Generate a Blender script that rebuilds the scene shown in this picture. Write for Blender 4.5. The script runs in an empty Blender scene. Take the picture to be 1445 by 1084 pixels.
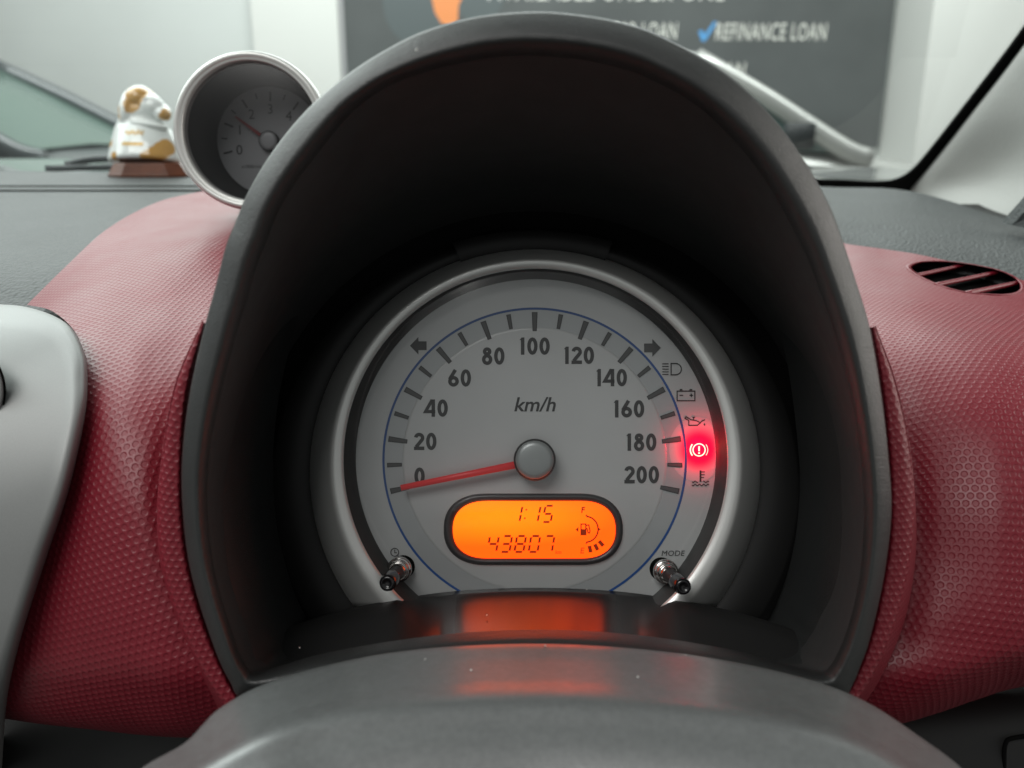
import bpy, math, random
import numpy as np
from mathutils import Vector, Matrix

random.seed(7); rng = np.random.default_rng(7)
scene = bpy.context.scene
COL = scene.collection

# ------------------------------------------------------------------ camera, light, exposure
F, CX, CY = 1200.0, 722.5, 542.0            # focal length and centre in photograph pixels
PITCH = math.radians(17.0)
CAM = np.array([0.0, 0.0, 1.0])
cd = bpy.data.cameras.new('camera'); cam = bpy.data.objects.new('camera', cd); COL.objects.link(cam)
cam.location = CAM; cam.rotation_euler = (math.radians(90) - PITCH, 0, 0)
cd.sensor_width = 36.0; cd.lens = 36.0 * F / 1445.0
cd.clip_start = 0.01; cd.clip_end = 100
cd.dof.use_dof = True; cd.dof.focus_distance = 0.315; cd.dof.aperture_fstop = 11.5
scene.camera = cam

world = bpy.data.worlds.new('World'); scene.world = world; world.use_nodes = True
bg = world.node_tree.nodes['Background']
bg.inputs[0].default_value = (0.97, 1.0, 0.985, 1); bg.inputs[1].default_value = 0.24

def area(name, loc, target, sx, sy, power, color=(1, 1, 1)):
    l = bpy.data.lights.new(name, 'AREA'); l.shape = 'RECTANGLE'; l.size = sx; l.size_y = sy
    l.energy = power; l.color = color
    o = bpy.data.objects.new(name, l); COL.objects.link(o); o.location = loc
    o.rotation_euler = (Vector(target) - Vector(loc)).to_track_quat('-Z', 'Y').to_euler()
    return o
area('windscreen_light', (-0.2, 1.7, 1.92), (0.0, 0.35, 0.9), 2.2, 1.5, 25.0, (0.95, 1.0, 0.98))
area('passenger_window_light', (-1.0, 0.7, 1.80), (0.0, 0.2, 1.0), 1.2, 0.9, 13.5, (0.95, 1.0, 0.985))
area('driver_window_light', (0.85, 0.3, 1.15), (0.1, 0.25, 0.95), 0.6, 0.6, 3.2, (1.0, 0.95, 0.88))
area('overhead_rear_fill', (-0.65, -0.45, 2.05), (0.0, 0.3, 0.85), 1.3, 0.6, 12.5, (1.0, 0.99, 0.96))  # added fill above and behind, steep so the hood shades the dial top
area('showroom_ceiling_light', (0.0, 4.6, 3.6), (0.0, 6.0, 0.8), 7.0, 1.6, 215.0, (0.98, 1.0, 0.98))

vs = scene.view_settings
vs.view_transform = 'Standard'; vs.look = 'None'; vs.gamma = 1.0; vs.exposure = 0.18; vs.use_curve_mapping = False
scene.cycles.use_denoising = True
scene.cycles.max_bounces = 10; scene.cycles.transparent_max_bounces = 16
scene.cycles.sample_clamp_indirect = 6.0
scene.cycles.caustics_reflective = False; scene.cycles.caustics_refractive = False

# ------------------------------------------------------------------ coordinates
ca, sa = math.cos(PITCH), math.sin(PITCH)
def W(p):
    p = np.asarray(p, float)
    x, y, z = p[..., 0], p[..., 1], p[..., 2]
    return np.stack([x, y * ca + z * sa, -y * sa + z * ca], -1) + CAM
def P(px, py, d):
    px, py, d = np.broadcast_arrays(np.asarray(px, float), np.asarray(py, float), np.asarray(d, float))
    return np.stack([(px - CX) / F * d, d, (CY - py) / F * d], -1)
def PA(a):
    a = np.asarray(a, float); return P(a[..., 0], a[..., 1], a[..., 2])
def at(px, py, d): return W(P(px, py, d))
def on_plane(px, py, p0, n):
    """world point where the line of sight through a pixel meets a plane"""
    d = at(px, py, 1.0) - CAM
    t = np.dot(np.asarray(p0) - CAM, n) / (d @ np.asarray(n))
    return CAM + d * (t[..., None] if np.ndim(t) else t)

# ------------------------------------------------------------------ materials
def new_mat(name):
    m = bpy.data.materials.new(name); m.use_nodes = True
    nt = m.node_tree; b = nt.nodes['Principled BSDF']; return m, nt, b
def mat(name, col, rough=0.5, metal=0.0, spec=0.5, coat=0.0, coat_rough=0.1, bump=None, mottle=None, emis=None, rvar=None):
    """bump=(kind, scale, strength, distance); mottle=(scale, amount); rvar=(scale, amount)"""
    m, nt, b = new_mat(name); N, L = nt.nodes, nt.links
    b.inputs['Base Color'].default_value = (*col, 1); b.inputs['Roughness'].default_value = rough
    b.inputs['Metallic'].default_value = metal; b.inputs['Specular IOR Level'].default_value = spec
    b.inputs['Coat Weight'].default_value = coat; b.inputs['Coat Roughness'].default_value = coat_rough
    tc = N.new('ShaderNodeTexCoord')
    if mottle:
        n = N.new('ShaderNodeTexNoise'); n.inputs['Scale'].default_value = mottle[0]; n.inputs['Detail'].default_value = 5
        L.new(tc.outputs['Object'], n.inputs['Vector'])
        mr = N.new('ShaderNodeMapRange'); mr.inputs['From Min'].default_value = 0.3; mr.inputs['From Max'].default_value = 0.7
        mr.inputs['To Min'].default_value = 1 - mottle[1]; mr.inputs['To Max'].default_value = 1 + mottle[1]
        L.new(n.outputs['Fac'], mr.inputs['Value'])
        mx = N.new('ShaderNodeVectorMath'); mx.operation = 'SCALE'; mx.inputs[0].default_value = col
        L.new(mr.outputs[0], mx.inputs['Scale']); L.new(mx.outputs[0], b.inputs['Base Color'])
    if rvar:
        n = N.new('ShaderNodeTexNoise'); n.inputs['Scale'].default_value = rvar[0]; n.inputs['Detail'].default_value = 4
        L.new(tc.outputs['Object'], n.inputs['Vector'])
        mr = N.new('ShaderNodeMapRange'); mr.inputs['From Min'].default_value = 0.3; mr.inputs['From Max'].default_value = 0.7
        mr.inputs['To Min'].default_value = max(0.02, rough - rvar[1]); mr.inputs['To Max'].default_value = rough + rvar[1]
        L.new(n.outputs['Fac'], mr.inputs['Value']); L.new(mr.outputs[0], b.inputs['Roughness'])
    if bump:
        if bump[0] == 'voronoi':
            t = N.new('ShaderNodeTexVoronoi'); t.feature = 'SMOOTH_F1'; out = 'Distance'
        else:
            t = N.new('ShaderNodeTexNoise'); t.inputs['Detail'].default_value = 3; out = 'Fac'
        t.inputs['Scale'].default_value = bump[1]
        L.new(tc.outputs['Object'], t.inputs['Vector'])
        bp = N.new('ShaderNodeBump'); bp.inputs['Strength'].default_value = bump[2]; bp.inputs['Distance'].default_value = bump[3]
        L.new(t.outputs[out], bp.inputs['Height']); L.new(bp.outputs[0], b.inputs['Normal'])
    if emis:
        b.inputs['Emission Color'].default_value = (*emis[0], 1); b.inputs['Emission Strength'].default_value = emis[1]
    return m
def glass_mat(name, tint, ior=1.45, rough=0.0, scale=1.0):
    """thin pane: passes light straight through, mirrors by the angle"""
    m = bpy.data.materials.new(name); m.use_nodes = True; nt = m.node_tree; N, L = nt.nodes, nt.links
    N.remove(N['Principled BSDF']); out = N['Material Output']
    t = N.new('ShaderNodeBsdfTransparent'); t.inputs[0].default_value = (*tint, 1)
    g = N.new('ShaderNodeBsdfGlossy'); g.inputs['Roughness'].default_value = rough
    lw = N.new('ShaderNodeLayerWeight'); lw.inputs[0].default_value = 0.5
    pw = N.new('ShaderNodeMath'); pw.operation = 'POWER'; pw.inputs[1].default_value = 5.0; L.new(lw.outputs['Facing'], pw.inputs[0])
    f0 = ((ior - 1) / (ior + 1))**2 * 1.8
    mu = N.new('ShaderNodeMath'); mu.operation = 'MULTIPLY_ADD'; mu.inputs[1].default_value = (1 - f0) * scale; mu.inputs[2].default_value = f0 * scale; mu.use_clamp = True
    mx = N.new('ShaderNodeMixShader')
    L.new(pw.outputs[0], mu.inputs[0]); L.new(mu.outputs[0], mx.inputs[0]); L.new(t.outputs[0], mx.inputs[1]); L.new(g.outputs[0], mx.inputs[2])
    L.new(mx.outputs[0], out.inputs[0]); return m

M = {}
def dimpled_red():
    """red plastic moulded with a hexagonal field of shallow round dimples, laid out by the 'Dimples' UV map"""
    m, nt, b = new_mat('red_dimpled_plastic'); N, L = nt.nodes, nt.links
    def mth(op, a, c=None, clamp=False):
        n = N.new('ShaderNodeMath'); n.operation = op; n.use_clamp = clamp
        for k, q in enumerate((a, c)):
            if q is None: continue
            if isinstance(q, (int, float)): n.inputs[k].default_value = q
            else: L.new(q, n.inputs[k])
        return n.outputs[0]
    uv = N.new('ShaderNodeUVMap'); uv.uv_map = 'Dimples'; sp_ = N.new('ShaderNodeSeparateXYZ'); L.new(uv.outputs[0], sp_.inputs[0])
    u_, v_ = sp_.outputs[0], sp_.outputs[1]; H = 3**.5 / 2
    def dist(uo, vo): return mth('SQRT', mth('ADD', mth('POWER', mth('PINGPONG', mth('ADD', u_, uo), .5), 2.0), mth('POWER', mth('PINGPONG', mth('ADD', v_, vo), H), 2.0)))
    r = mth('MINIMUM', dist(100.0, 100*2*H), dist(100.5, 100*2*H + H))
    wall = N.new('ShaderNodeMapRange'); wall.interpolation_type = 'SMOOTHSTEP'; L.new(r, wall.inputs['Value'])
    wall.inputs['From Min'].default_value = .27; wall.inputs['From Max'].default_value = .41
    bowl = mth('MULTIPLY', mth('POWER', mth('MINIMUM', r, .41), 2.0), 1.6)
    at_ = N.new('ShaderNodeAttribute'); at_.attribute_name = 'relief'
    h = mth('MULTIPLY', mth('ADD', wall.outputs[0], bowl), at_.outputs['Fac'])
    tc = N.new('ShaderNodeTexCoord'); gr_ = N.new('ShaderNodeTexNoise'); gr_.inputs['Scale'].default_value = 4000; L.new(tc.outputs['Object'], gr_.inputs['Vector'])
    h2 = mth('ADD', h, mth('MULTIPLY', gr_.outputs['Fac'], .22))
    bp = N.new('ShaderNodeBump'); bp.inputs['Strength'].default_value = 1.0; bp.inputs['Distance'].default_value = .00014; L.new(h2, bp.inputs['Height']); L.new(bp.outputs[0], b.inputs['Normal'])
    wear = N.new('ShaderNodeTexNoise'); wear.inputs['Scale'].default_value = 45; wear.inputs['Detail'].default_value = 5; L.new(tc.outputs['Object'], wear.inputs['Vector'])
    ro_ = mth('ADD', mth('SUBTRACT', .50, mth('MULTIPLY', wall.outputs[0], .11)), mth('MULTIPLY', mth('SUBTRACT', wear.outputs['Fac'], .5), .16)); L.new(ro_, b.inputs['Roughness'])
    mx = N.new('ShaderNodeMix'); mx.data_type = 'RGBA'; mx.inputs['A'].default_value = (0.160, 0.0065, 0.016, 1); mx.inputs['B'].default_value = (0.200, 0.0095, 0.021, 1); L.new(wear.outputs['Fac'], mx.inputs['Factor']); L.new(mx.outputs['Result'], b.inputs['Base Color'])
    b.inputs['Specular IOR Level'].default_value = 0.48
    return m
M['red'] = mat('red_plastic', (0.18, 0.008, 0.019), rough=0.40, spec=0.6, mottle=(60, 0.06), bump=('noise', 5000, 0.12, 0.0001))
M['red_dimpled'] = dimpled_red()
M['black'] = mat('black_plastic', (0.042, 0.043, 0.043), rough=0.52, spec=0.32, bump=('noise', 5200, 0.25, 0.0001), rvar=(90, 0.05))
M['rim'] = mat('hood_plastic', (0.025, 0.0265, 0.0265), rough=0.33, spec=0.55, bump=('noise', 2300, 0.75, 0.0003), rvar=(70, 0.05))
M['matte_black'] = mat('matte_black', (0.020, 0.020, 0.020), rough=0.50, spec=0.35, bump=('noise', 3000, 0.2, 0.0001))
M['sill'] = mat('sill_plastic', (0.014, 0.014, 0.014), rough=0.26, spec=1.0, coat=1.0, coat_rough=0.16)
M['pad'] = mat('dash_pad', (0.070, 0.076, 0.077), rough=0.56, spec=0.30, bump=('voronoi', 620, 0.9, 0.0007), mottle=(25, 0.08))
M['silver'] = mat('silver_paint', (0.245, 0.252, 0.249), rough=0.48, metal=0.25, bump=('noise', 3500, 0.10, 0.0001), mottle=(3000, 0.05))
M['cover'] = mat('cover_plastic', (0.110, 0.116, 0.116), rough=0.38, spec=0.8, coat=0.35, coat_rough=0.24, bump=('noise', 1600, 0.35, 0.0002), mottle=(700, 0.10), rvar=(300, 0.05))
M['dial'] = mat('dial_face', (0.57, 0.58, 0.58), rough=0.42, metal=0.25, mottle=(35, 0.03), bump=('noise', 5000, 0.05, 0.00005))
M['dial_band'] = mat('dial_band', (0.46, 0.478, 0.485), rough=0.38, metal=0.3)
M['bezel'] = mat('bezel_silver', (0.80, 0.81, 0.79), rough=0.32, metal=0.45)
M['print'] = mat('dark_print', (0.035, 0.036, 0.037), rough=0.5)
M['tick'] = mat('tick_print', (0.075, 0.077, 0.078), rough=0.5)
M['blue'] = mat('blue_print', (0.018, 0.085, 0.30), rough=0.45)
M['needle'] = mat('needle_red', (0.62, 0.030, 0.035), rough=0.4, emis=((0.8, 0.05, 0.05), 0.10))
M['pod_rim'] = mat('pod_rim_silver', (0.62, 0.63, 0.61), rough=0.34, metal=0.45)
M['tach_needle'] = mat('tach_needle', (0.40, 0.035, 0.035), rough=0.5)
M['hub'] = mat('hub_silver', (0.34, 0.36, 0.36), rough=0.36, metal=0.4)
M['dark'] = mat('dark_plastic', (0.009, 0.009, 0.009), rough=0.5, spec=0.4)
M['blocker_dark'] = mat('blocker_dark', (0.02, 0.02, 0.02), rough=1.0, spec=0.1)  # colour of the unseen slab under the dash
M['void'] = mat('black_void', (0.003, 0.003, 0.003), rough=0.9, spec=0.1)
M['lcd_frame'] = mat('lcd_frame', (0.075, 0.070, 0.072), rough=0.3, metal=0.3)
M['lcd_ink'] = mat('lcd_ink', (0.05, 0.004, 0.0), rough=0.6, emis=((0.30, 0.022, 0.0), 0.6))
M['lcd_faint'] = mat('lcd_faint_ink', (0.2, 0.02, 0.0), rough=0.6, emis=((0.75, 0.07, 0.0), 0.7))
M['chrome'] = mat('chrome', (0.6, 0.58, 0.56), rough=0.14, metal=1.0)
M['gloss_black'] = mat('gloss_black', (0.008, 0.008, 0.009), rough=0.12, spec=0.6)
M['lamp'] = mat('warning_lamp', (0.8, 0.3, 0.2), emis=((1.0, 0.72, 0.50), 1.7))
M['glow'] = mat('warning_halo_flat', (0.30, 0.002, 0.02), rough=0.4, emis=((1.0, 0.0, 0.07), 0.72))  # red glow painted as an even emission, on no object
M['lens'] = glass_mat('clear_lens', (0.97, 0.975, 0.975), 1.42, 0.13, 1.1)
M['smoke'] = glass_mat('smoked_lens', (0.52, 0.52, 0.53), 1.45, 0.25, 0.6)
M['screen'] = glass_mat('windscreen_glass', (0.93, 0.975, 0.955), 1.5, 0.0, 1.0)
M['trim'] = mat('pillar_trim', (0.50, 0.50, 0.48), rough=0.55, bump=('voronoi', 620, 0.4, 0.0005))
M['white_wall'] = mat('wall_paint', (0.70, 0.73, 0.715), rough=0.6, mottle=(1.5, 0.03))
M['column'] = mat('column_paint', (0.80, 0.81, 0.78), rough=0.6, mottle=(1.2, 0.02))
M['board'] = mat('sign_panel', (0.10, 0.108, 0.109), rough=0.35, mottle=(1.4, 0.16))
M['frame'] = mat('sign_edge', (0.42, 0.42, 0.43), rough=0.4)
M['letter'] = mat('sign_letter', (0.80, 0.80, 0.74), rough=0.5)
M['tickblue'] = mat('sign_tick', (0.10, 0.36, 0.72), rough=0.5)
M['orange'] = mat('sign_orange', (0.85, 0.30, 0.10), rough=0.5)
M['sign_dark'] = mat('sign_dark', (0.10, 0.12, 0.125), rough=0.5)
M['floor'] = mat('floor_tile', (0.45, 0.45, 0.43), rough=0.3, mottle=(3, 0.06))
M['car_silver'] = mat('car_silver', (0.46, 0.47, 0.45), rough=0.3, metal=0.35, coat=0.8)
M['car_grey'] = mat('car_grey', (0.11, 0.125, 0.13), rough=0.35, metal=0.3, coat=0.6)
M['car_glass'] = mat('car_glass', (0.10, 0.17, 0.16), rough=0.12, spec=0.8)
M['car_glass_green'] = mat('car_glass_green', (0.12, 0.19, 0.16), rough=0.2, spec=0.6)
M['bonnet'] = mat('bonnet_paint', (0.72, 0.74, 0.72), rough=0.22, coat=1.0, coat_rough=0.04)
M['rubber'] = mat('rubber', (0.03, 0.035, 0.038), rough=0.5)
M['tyre'] = mat('tyre', (0.02, 0.02, 0.02), rough=0.8)
M['wood'] = mat('stained_wood', (0.13, 0.036, 0.014), rough=0.32, coat=0.25, mottle=(90, 0.25))
M['gold'] = mat('gold_print', (0.42, 0.25, 0.05), rough=0.35, metal=0.5)
M['dust'] = mat('dust', (0.6, 0.6, 0.58), rough=0.9)
def lcd_material():
    m, nt, b = new_mat('lcd_backlight'); N, L = nt.nodes, nt.links
    tc = N.new('ShaderNodeTexCoord'); sp = N.new('ShaderNodeSeparateXYZ'); L.new(tc.outputs['Generated'], sp.inputs[0])
    # the backlight lamp sits behind the upper left of the panel
    d = N.new('ShaderNodeVectorMath'); d.operation = 'DISTANCE'; d.inputs[1].default_value = (0.25, 0.5, 1.0)
    L.new(tc.outputs['Generated'], d.inputs[0])
    r = N.new('ShaderNodeValToRGB'); r.color_ramp.elements[0].position = 0.0; r.color_ramp.elements[0].color = (1.0, 0.16, 0.0, 1)
    r.color_ramp.elements[1].position = 0.85; r.color_ramp.elements[1].color = (1.0, 0.048, 0.0, 1)
    L.new(d.outputs['Value'], r.inputs[0]); L.new(r.outputs[0], b.inputs['Emission Color'])
    b.inputs['Emission Strength'].default_value = 2.7; b.inputs['Base Color'].default_value = (0.25, 0.06, 0, 1); b.inputs['Roughness'].default_value = 0.5
    return m
M['lcd'] = lcd_material()

# ------------------------------------------------------------------ object helpers
ORI = {}
def empty(name, loc, label, cat, group=None, kind=None):
    o = bpy.data.objects.new(name, None); COL.objects.link(o); o.location = loc; o.empty_display_size = 0.02
    ORI[o.name] = np.asarray(loc, float); o['label'] = label; o['category'] = cat
    if group: o['group'] = group
    if kind: o['kind'] = kind
    return o
def mk(name, verts, faces, m, parent=None, smooth=True, origin=None, label=None, cat=None, kind=None, group=None):
    verts = np.asarray(verts, float).reshape(-1, 3)
    if parent is not None: o0 = ORI[parent.name]
    elif origin is not None: o0 = np.asarray(origin, float)
    else: o0 = np.array([verts[:, 0].mean(), verts[:, 1].mean(), verts[:, 2].min()])
    me = bpy.data.meshes.new(name)
    v = (verts - o0)
    if isinstance(faces, np.ndarray) and faces.ndim == 2:
        n, k = faces.shape
        me.vertices.add(len(v)); me.vertices.foreach_set('co', v.astype(np.float32).ravel())
        me.loops.add(n * k); me.loops.foreach_set('vertex_index', faces.astype(np.int32).ravel())
        me.polygons.add(n); me.polygons.foreach_set('loop_start', np.arange(0, n * k, k, dtype=np.int32))
        me.update(calc_edges=True); me.validate()
    else:
        me.from_pydata([tuple(a) for a in v], [], [tuple(int(i) for i in f) for f in faces]); me.update()
    me.polygons.foreach_set('use_smooth', [smooth] * len(me.polygons))
    if m is not None: me.materials.append(M[m] if isinstance(m, str) else m)
    o = bpy.data.objects.new(name, me); COL.objects.link(o); ORI[o.name] = o0
    if parent is not None: o.parent = parent
    else: o.location = o0
    if label: o['label'] = label
    if cat: o['category'] = cat
    if kind: o['kind'] = kind
    if group: o['group'] = group
    return o
def grid_faces(r, c, closed=False):
    i = np.arange(r - 1)[:, None]; j = np.arange(c if closed else c - 1)[None, :]
    jn = (j + 1) % c
    return np.stack([i * c + j, i * c + jn, (i + 1) * c + jn, (i + 1) * c + j], -1).reshape(-1, 4)
def loft(name, rings, m, parent=None, closed=True, cap=None, **kw):
    rings = [np.asarray(r) for r in rings]; r, c = len(rings), len(rings[0])
    f = grid_faces(r, c, closed)
    v = np.concatenate(rings)
    if cap is None: return mk(name, v, f, m, parent, **kw)
    fl = [tuple(x) for x in f]
    if 'start' in cap: fl.append(tuple(range(c))[::-1])
    if 'end' in cap: fl.append(tuple(range((r - 1) * c, r * c)))
    return mk(name, v, fl, m, parent, **kw)
def cr_weights(t, k):
    """uniform Catmull-Rom weights for k control points, t in [0, k-1]"""
    t = np.clip(np.asarray(t, float), 0, k - 1 - 1e-9); i = np.floor(t).astype(int); u = t - i
    w = np.zeros((len(t), k + 2))
    b = [-.5*u + u**2 - .5*u**3, 1 - 2.5*u**2 + 1.5*u**3, .5*u + 2*u**2 - 1.5*u**3, -.5*u**2 + .5*u**3]
    for a in range(4): w[np.arange(len(t)), i + a] += b[a]
    w[:, 1] += 2 * w[:, 0]; w[:, 2] -= w[:, 0]; w[:, k] += 2 * w[:, k + 1]; w[:, k - 1] -= w[:, k + 1]
    return w[:, 1:k + 1]
def curve(pts, n):
    pts = np.asarray(pts, float); k = len(pts)
    return cr_weights(np.linspace(0, k - 1, n), k) @ pts
def curve_closed(pts, per):
    pts = np.asarray(pts, float); k = len(pts); ext = np.concatenate([pts[-3:], pts, pts[:3]])
    t = np.arange(k * per) / per + 3
    return cr_weights(t, len(ext)) @ ext
def flat_layout(q):
    """near-isometric flattening of a coarse grid (r, c, 3) -> (r, c, 2)"""
    r, c = q.shape[:2]; n = r * c; p = q.reshape(-1, 3)
    gf = grid_faces(r, c); T = np.concatenate([gf[:, [0, 1, 2]], gf[:, [0, 2, 3]]])
    a, b, d = p[T[:, 0]], p[T[:, 1]], p[T[:, 2]]
    e1 = b - a; l1 = np.linalg.norm(e1, axis=1); x = e1 / l1[:, None]; e2 = d - a
    x2 = (e2 * x).sum(1); y2 = np.linalg.norm(e2 - x2[:, None] * x, axis=1)
    loc = np.zeros((len(T), 3, 2)); loc[:, 1, 0] = l1; loc[:, 2, 0] = x2; loc[:, 2, 1] = y2
    L = np.zeros((n, n)); ws = []
    for k in range(3):
        i, j, o = T[:, k], T[:, (k + 1) % 3], T[:, (k + 2) % 3]
        u_, v_ = loc[:, k] - loc[:, (k + 2) % 3], loc[:, (k + 1) % 3] - loc[:, (k + 2) % 3]
        w = np.clip((u_ * v_).sum(1) / (np.abs(u_[:, 0] * v_[:, 1] - u_[:, 1] * v_[:, 0]) + 1e-14), .05, 20); ws.append(w)
        np.add.at(L, (i, j), -w); np.add.at(L, (j, i), -w); np.add.at(L, (i, i), w); np.add.at(L, (j, j), w)
    L[0, 0] += 1.0; Li = np.linalg.inv(L)
    su = np.concatenate([np.zeros((r, 1)), np.cumsum(np.linalg.norm(np.diff(q, axis=1), axis=2), 1)], 1)
    sv = np.concatenate([np.zeros((1, c)), np.cumsum(np.linalg.norm(np.diff(q, axis=0), axis=2), 0)], 0)
    uv = np.stack([p[:, 0], sv.ravel()], 1)
    for it in range(60):
        S = np.zeros((len(T), 2, 2))
        for k in range(3):
            i, j = T[:, k], T[:, (k + 1) % 3]
            S += ws[k][:, None, None] * np.einsum('ta,tb->tab', loc[:, k] - loc[:, (k + 1) % 3], uv[i] - uv[j])
        U, _, Vt = np.linalg.svd(S); R = np.einsum('tba,tcb->tac', Vt, U)
        det = np.linalg.det(R); Vt[det < 0, 1] *= -1; R = np.einsum('tba,tcb->tac', Vt, U)
        B = np.zeros((n, 2))
        for k in range(3):
            i, j = T[:, k], T[:, (k + 1) % 3]
            g = ws[k][:, None] * np.einsum('tab,tb->ta', R, loc[:, k] - loc[:, (k + 1) % 3])
            np.add.at(B, i, g); np.add.at(B, j, -g)
        B[0] += uv[0]; uv = Li @ B
    return uv.reshape(r, c, 2)
def surf(name, ctrl, m, parent=None, step=0.0012, dimple=None, keep=None, keep3=None, **kw):
    """smooth sheet through a grid of (pixel x, pixel y, distance) points, built in real space"""
    ctrl = np.asarray(ctrl, float); r, c = ctrl.shape[:2]
    def ev(tr, tc): return PA(np.einsum('ir,rcx,jc->ijx', cr_weights(tr, r), ctrl, cr_weights(tc, c)))
    tr, tc = np.linspace(0, r - 1, 160), np.linspace(0, c - 1, 160)
    q = ev(tr, tc)
    sr = np.concatenate([[0], np.cumsum(np.linalg.norm(np.diff(q, axis=0), axis=2).mean(1))])
    sc = np.concatenate([[0], np.cumsum(np.linalg.norm(np.diff(q, axis=1), axis=2).mean(0))])
    nr, nc = max(4, int(sr[-1] / step)), max(4, int(sc[-1] / step))
    tr = np.interp(np.linspace(0, sr[-1], nr), sr, tr); tc = np.interp(np.linspace(0, sc[-1], nc), sc, tc)
    q = ev(tr, tc)
    if dimple:
        cr_, cc_ = 34, 24
        ar = np.interp(np.linspace(0, nr - 1, cr_), np.arange(nr), tr); ac = np.interp(np.linspace(0, nc - 1, cc_), np.arange(nc), tc)
        uvc = flat_layout(ev(ar, ac))
        wr = cr_weights(np.linspace(0, cr_ - 1, nr), cr_); wc = cr_weights(np.linspace(0, cc_ - 1, nc), cc_)
        uvf = np.einsum('ir,rcx,jc->ijx', wr, uvc, wc)
        # straighten so that the lattice rows run level across the middle of the sheet
        mm_ = uvf[nr // 2, -1] - uvf[nr // 2, 0]; an = -math.atan2(mm_[1], mm_[0]) + dimple.get('turn', 0)
        u = uvf[..., 0] * math.cos(an) - uvf[..., 1] * math.sin(an); v = uvf[..., 0] * math.sin(an) + uvf[..., 1] * math.cos(an)
        uvs = np.stack([u, v], -1).reshape(-1, 2) / dimple['p']; relief = dimple['mask'](q) if 'mask' in dimple else np.ones((nr, nc))
    f = grid_faces(nr, nc)
    a_, b_, c_ = q.reshape(-1, 3)[f[:, 0]], q.reshape(-1, 3)[f[:, 1]], q.reshape(-1, 3)[f[:, 2]]
    if (np.cross(b_ - a_, c_ - a_) * a_).sum() > 0: f = f[:, ::-1].copy()
    if keep is not None:
        ctr = q.reshape(-1, 3)[f].mean(1); px = CX + ctr[:, 0] / ctr[:, 1] * F; py = CY - ctr[:, 2] / ctr[:, 1] * F
        f = f[keep(px, py)]
    o = mk(name, W(q), f, m, parent, **kw)
    if dimple:
        me = o.data; vi = np.zeros(len(me.loops), np.int32); me.loops.foreach_get('vertex_index', vi)
        lay = me.uv_layers.new(name='Dimples'); lay.data.foreach_set('uv', uvs[vi].astype(np.float32).ravel())
        me.attributes.new('relief', 'FLOAT', 'POINT').data.foreach_set('value', relief.astype(np.float32).ravel())
    return o, q
def tube_rings(path, rad, n=12):
    path = np.asarray(path, float); rad = np.broadcast_to(np.asarray(rad, float), (len(path),))
    t = np.gradient(path, axis=0); t /= np.linalg.norm(t, axis=1, keepdims=True)
    up = np.array([0.0, 0.0, 1.0]) if abs(t[0][2]) < 0.9 else np.array([1.0, 0, 0])
    rings = []
    for p, d, r in zip(path, t, rad):
        a = np.cross(d, up); a /= np.linalg.norm(a); b = np.cross(a, d); up = b
        th = np.linspace(0, 2 * math.pi, n, endpoint=False)
        rings.append(p + r * (np.cos(th)[:, None] * a + np.sin(th)[:, None] * b))
    return rings
def tube(name, path, rad, m, parent=None, n=12, **kw): return loft(name, tube_rings(path, rad, n), m, parent, cap=('start', 'end'), **kw)
def box_vf(lo, hi):
    x0, y0, z0 = lo; x1, y1, z1 = hi
    v = [(x0,y0,z0),(x1,y0,z0),(x1,y1,z0),(x0,y1,z0),(x0,y0,z1),(x1,y0,z1),(x1,y1,z1),(x0,y1,z1)]
    return v, [(0,3,2,1),(4,5,6,7),(0,1,5,4),(1,2,6,5),(2,3,7,6),(3,0,4,7)]
def in_poly(px, py, poly):
    poly = np.asarray(poly); inside = np.zeros(len(px), bool); n = len(poly)
    for i in range(n):
        x0, y0 = poly[i]; x1, y1 = poly[(i + 1) % n]
        c = ((y0 > py) != (y1 > py)) & (px < (x1 - x0) * (py - y0) / (y1 - y0 + 1e-12) + x0)
        inside ^= c
    return inside

# ---- flat print: 2-D strokes and lettering (x right, y down, in dial units)
def stroke(pts, w, closed=False):
    p = np.asarray(pts, float)
    if closed: d = np.roll(p, -1, 0) - np.roll(p, 1, 0)
    else: d = np.gradient(p, axis=0)
    seg = (np.roll(p, -1, 0) - p) if closed else np.diff(p, axis=0)
    sn = np.stack([-seg[:, 1], seg[:, 0]], 1); sn /= np.linalg.norm(sn, axis=1, keepdims=True) + 1e-12
    if closed: a, b = np.roll(sn, 1, 0), sn
    else: a, b = np.concatenate([sn[:1], sn]), np.concatenate([sn, sn[-1:]])
    mt = a + b; mt /= np.linalg.norm(mt, axis=1, keepdims=True) + 1e-12
    k = 1 / np.clip((mt * b).sum(1, keepdims=True), 0.45, 1)
    ww = np.broadcast_to(np.asarray(w, float), (len(p),))[:, None]
    A, B = p + mt * k * ww / 2, p - mt * k * ww / 2
    n = len(p); v = np.concatenate([A, B]); f = []
    for i in range(n if closed else n - 1):
        j = (i + 1) % n; f.append((i, j, n + j, n + i))
    return v, f
def poly2(pts): return np.asarray(pts, float), [tuple(range(len(pts)))]
def merge(shapes):
    V, Fs, o = [], [], 0
    for v, f in shapes:
        V.append(np.asarray(v, float)); Fs += [tuple(i + o for i in q) for q in f]; o += len(v)
    return np.concatenate(V), Fs
def arc(cx, cy, rx, ry, a0, a1, n=20):
    t = np.radians(np.linspace(a0, a1, n)); return np.stack([cx + rx * np.cos(t), cy - ry * np.sin(t)], 1)
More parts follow.
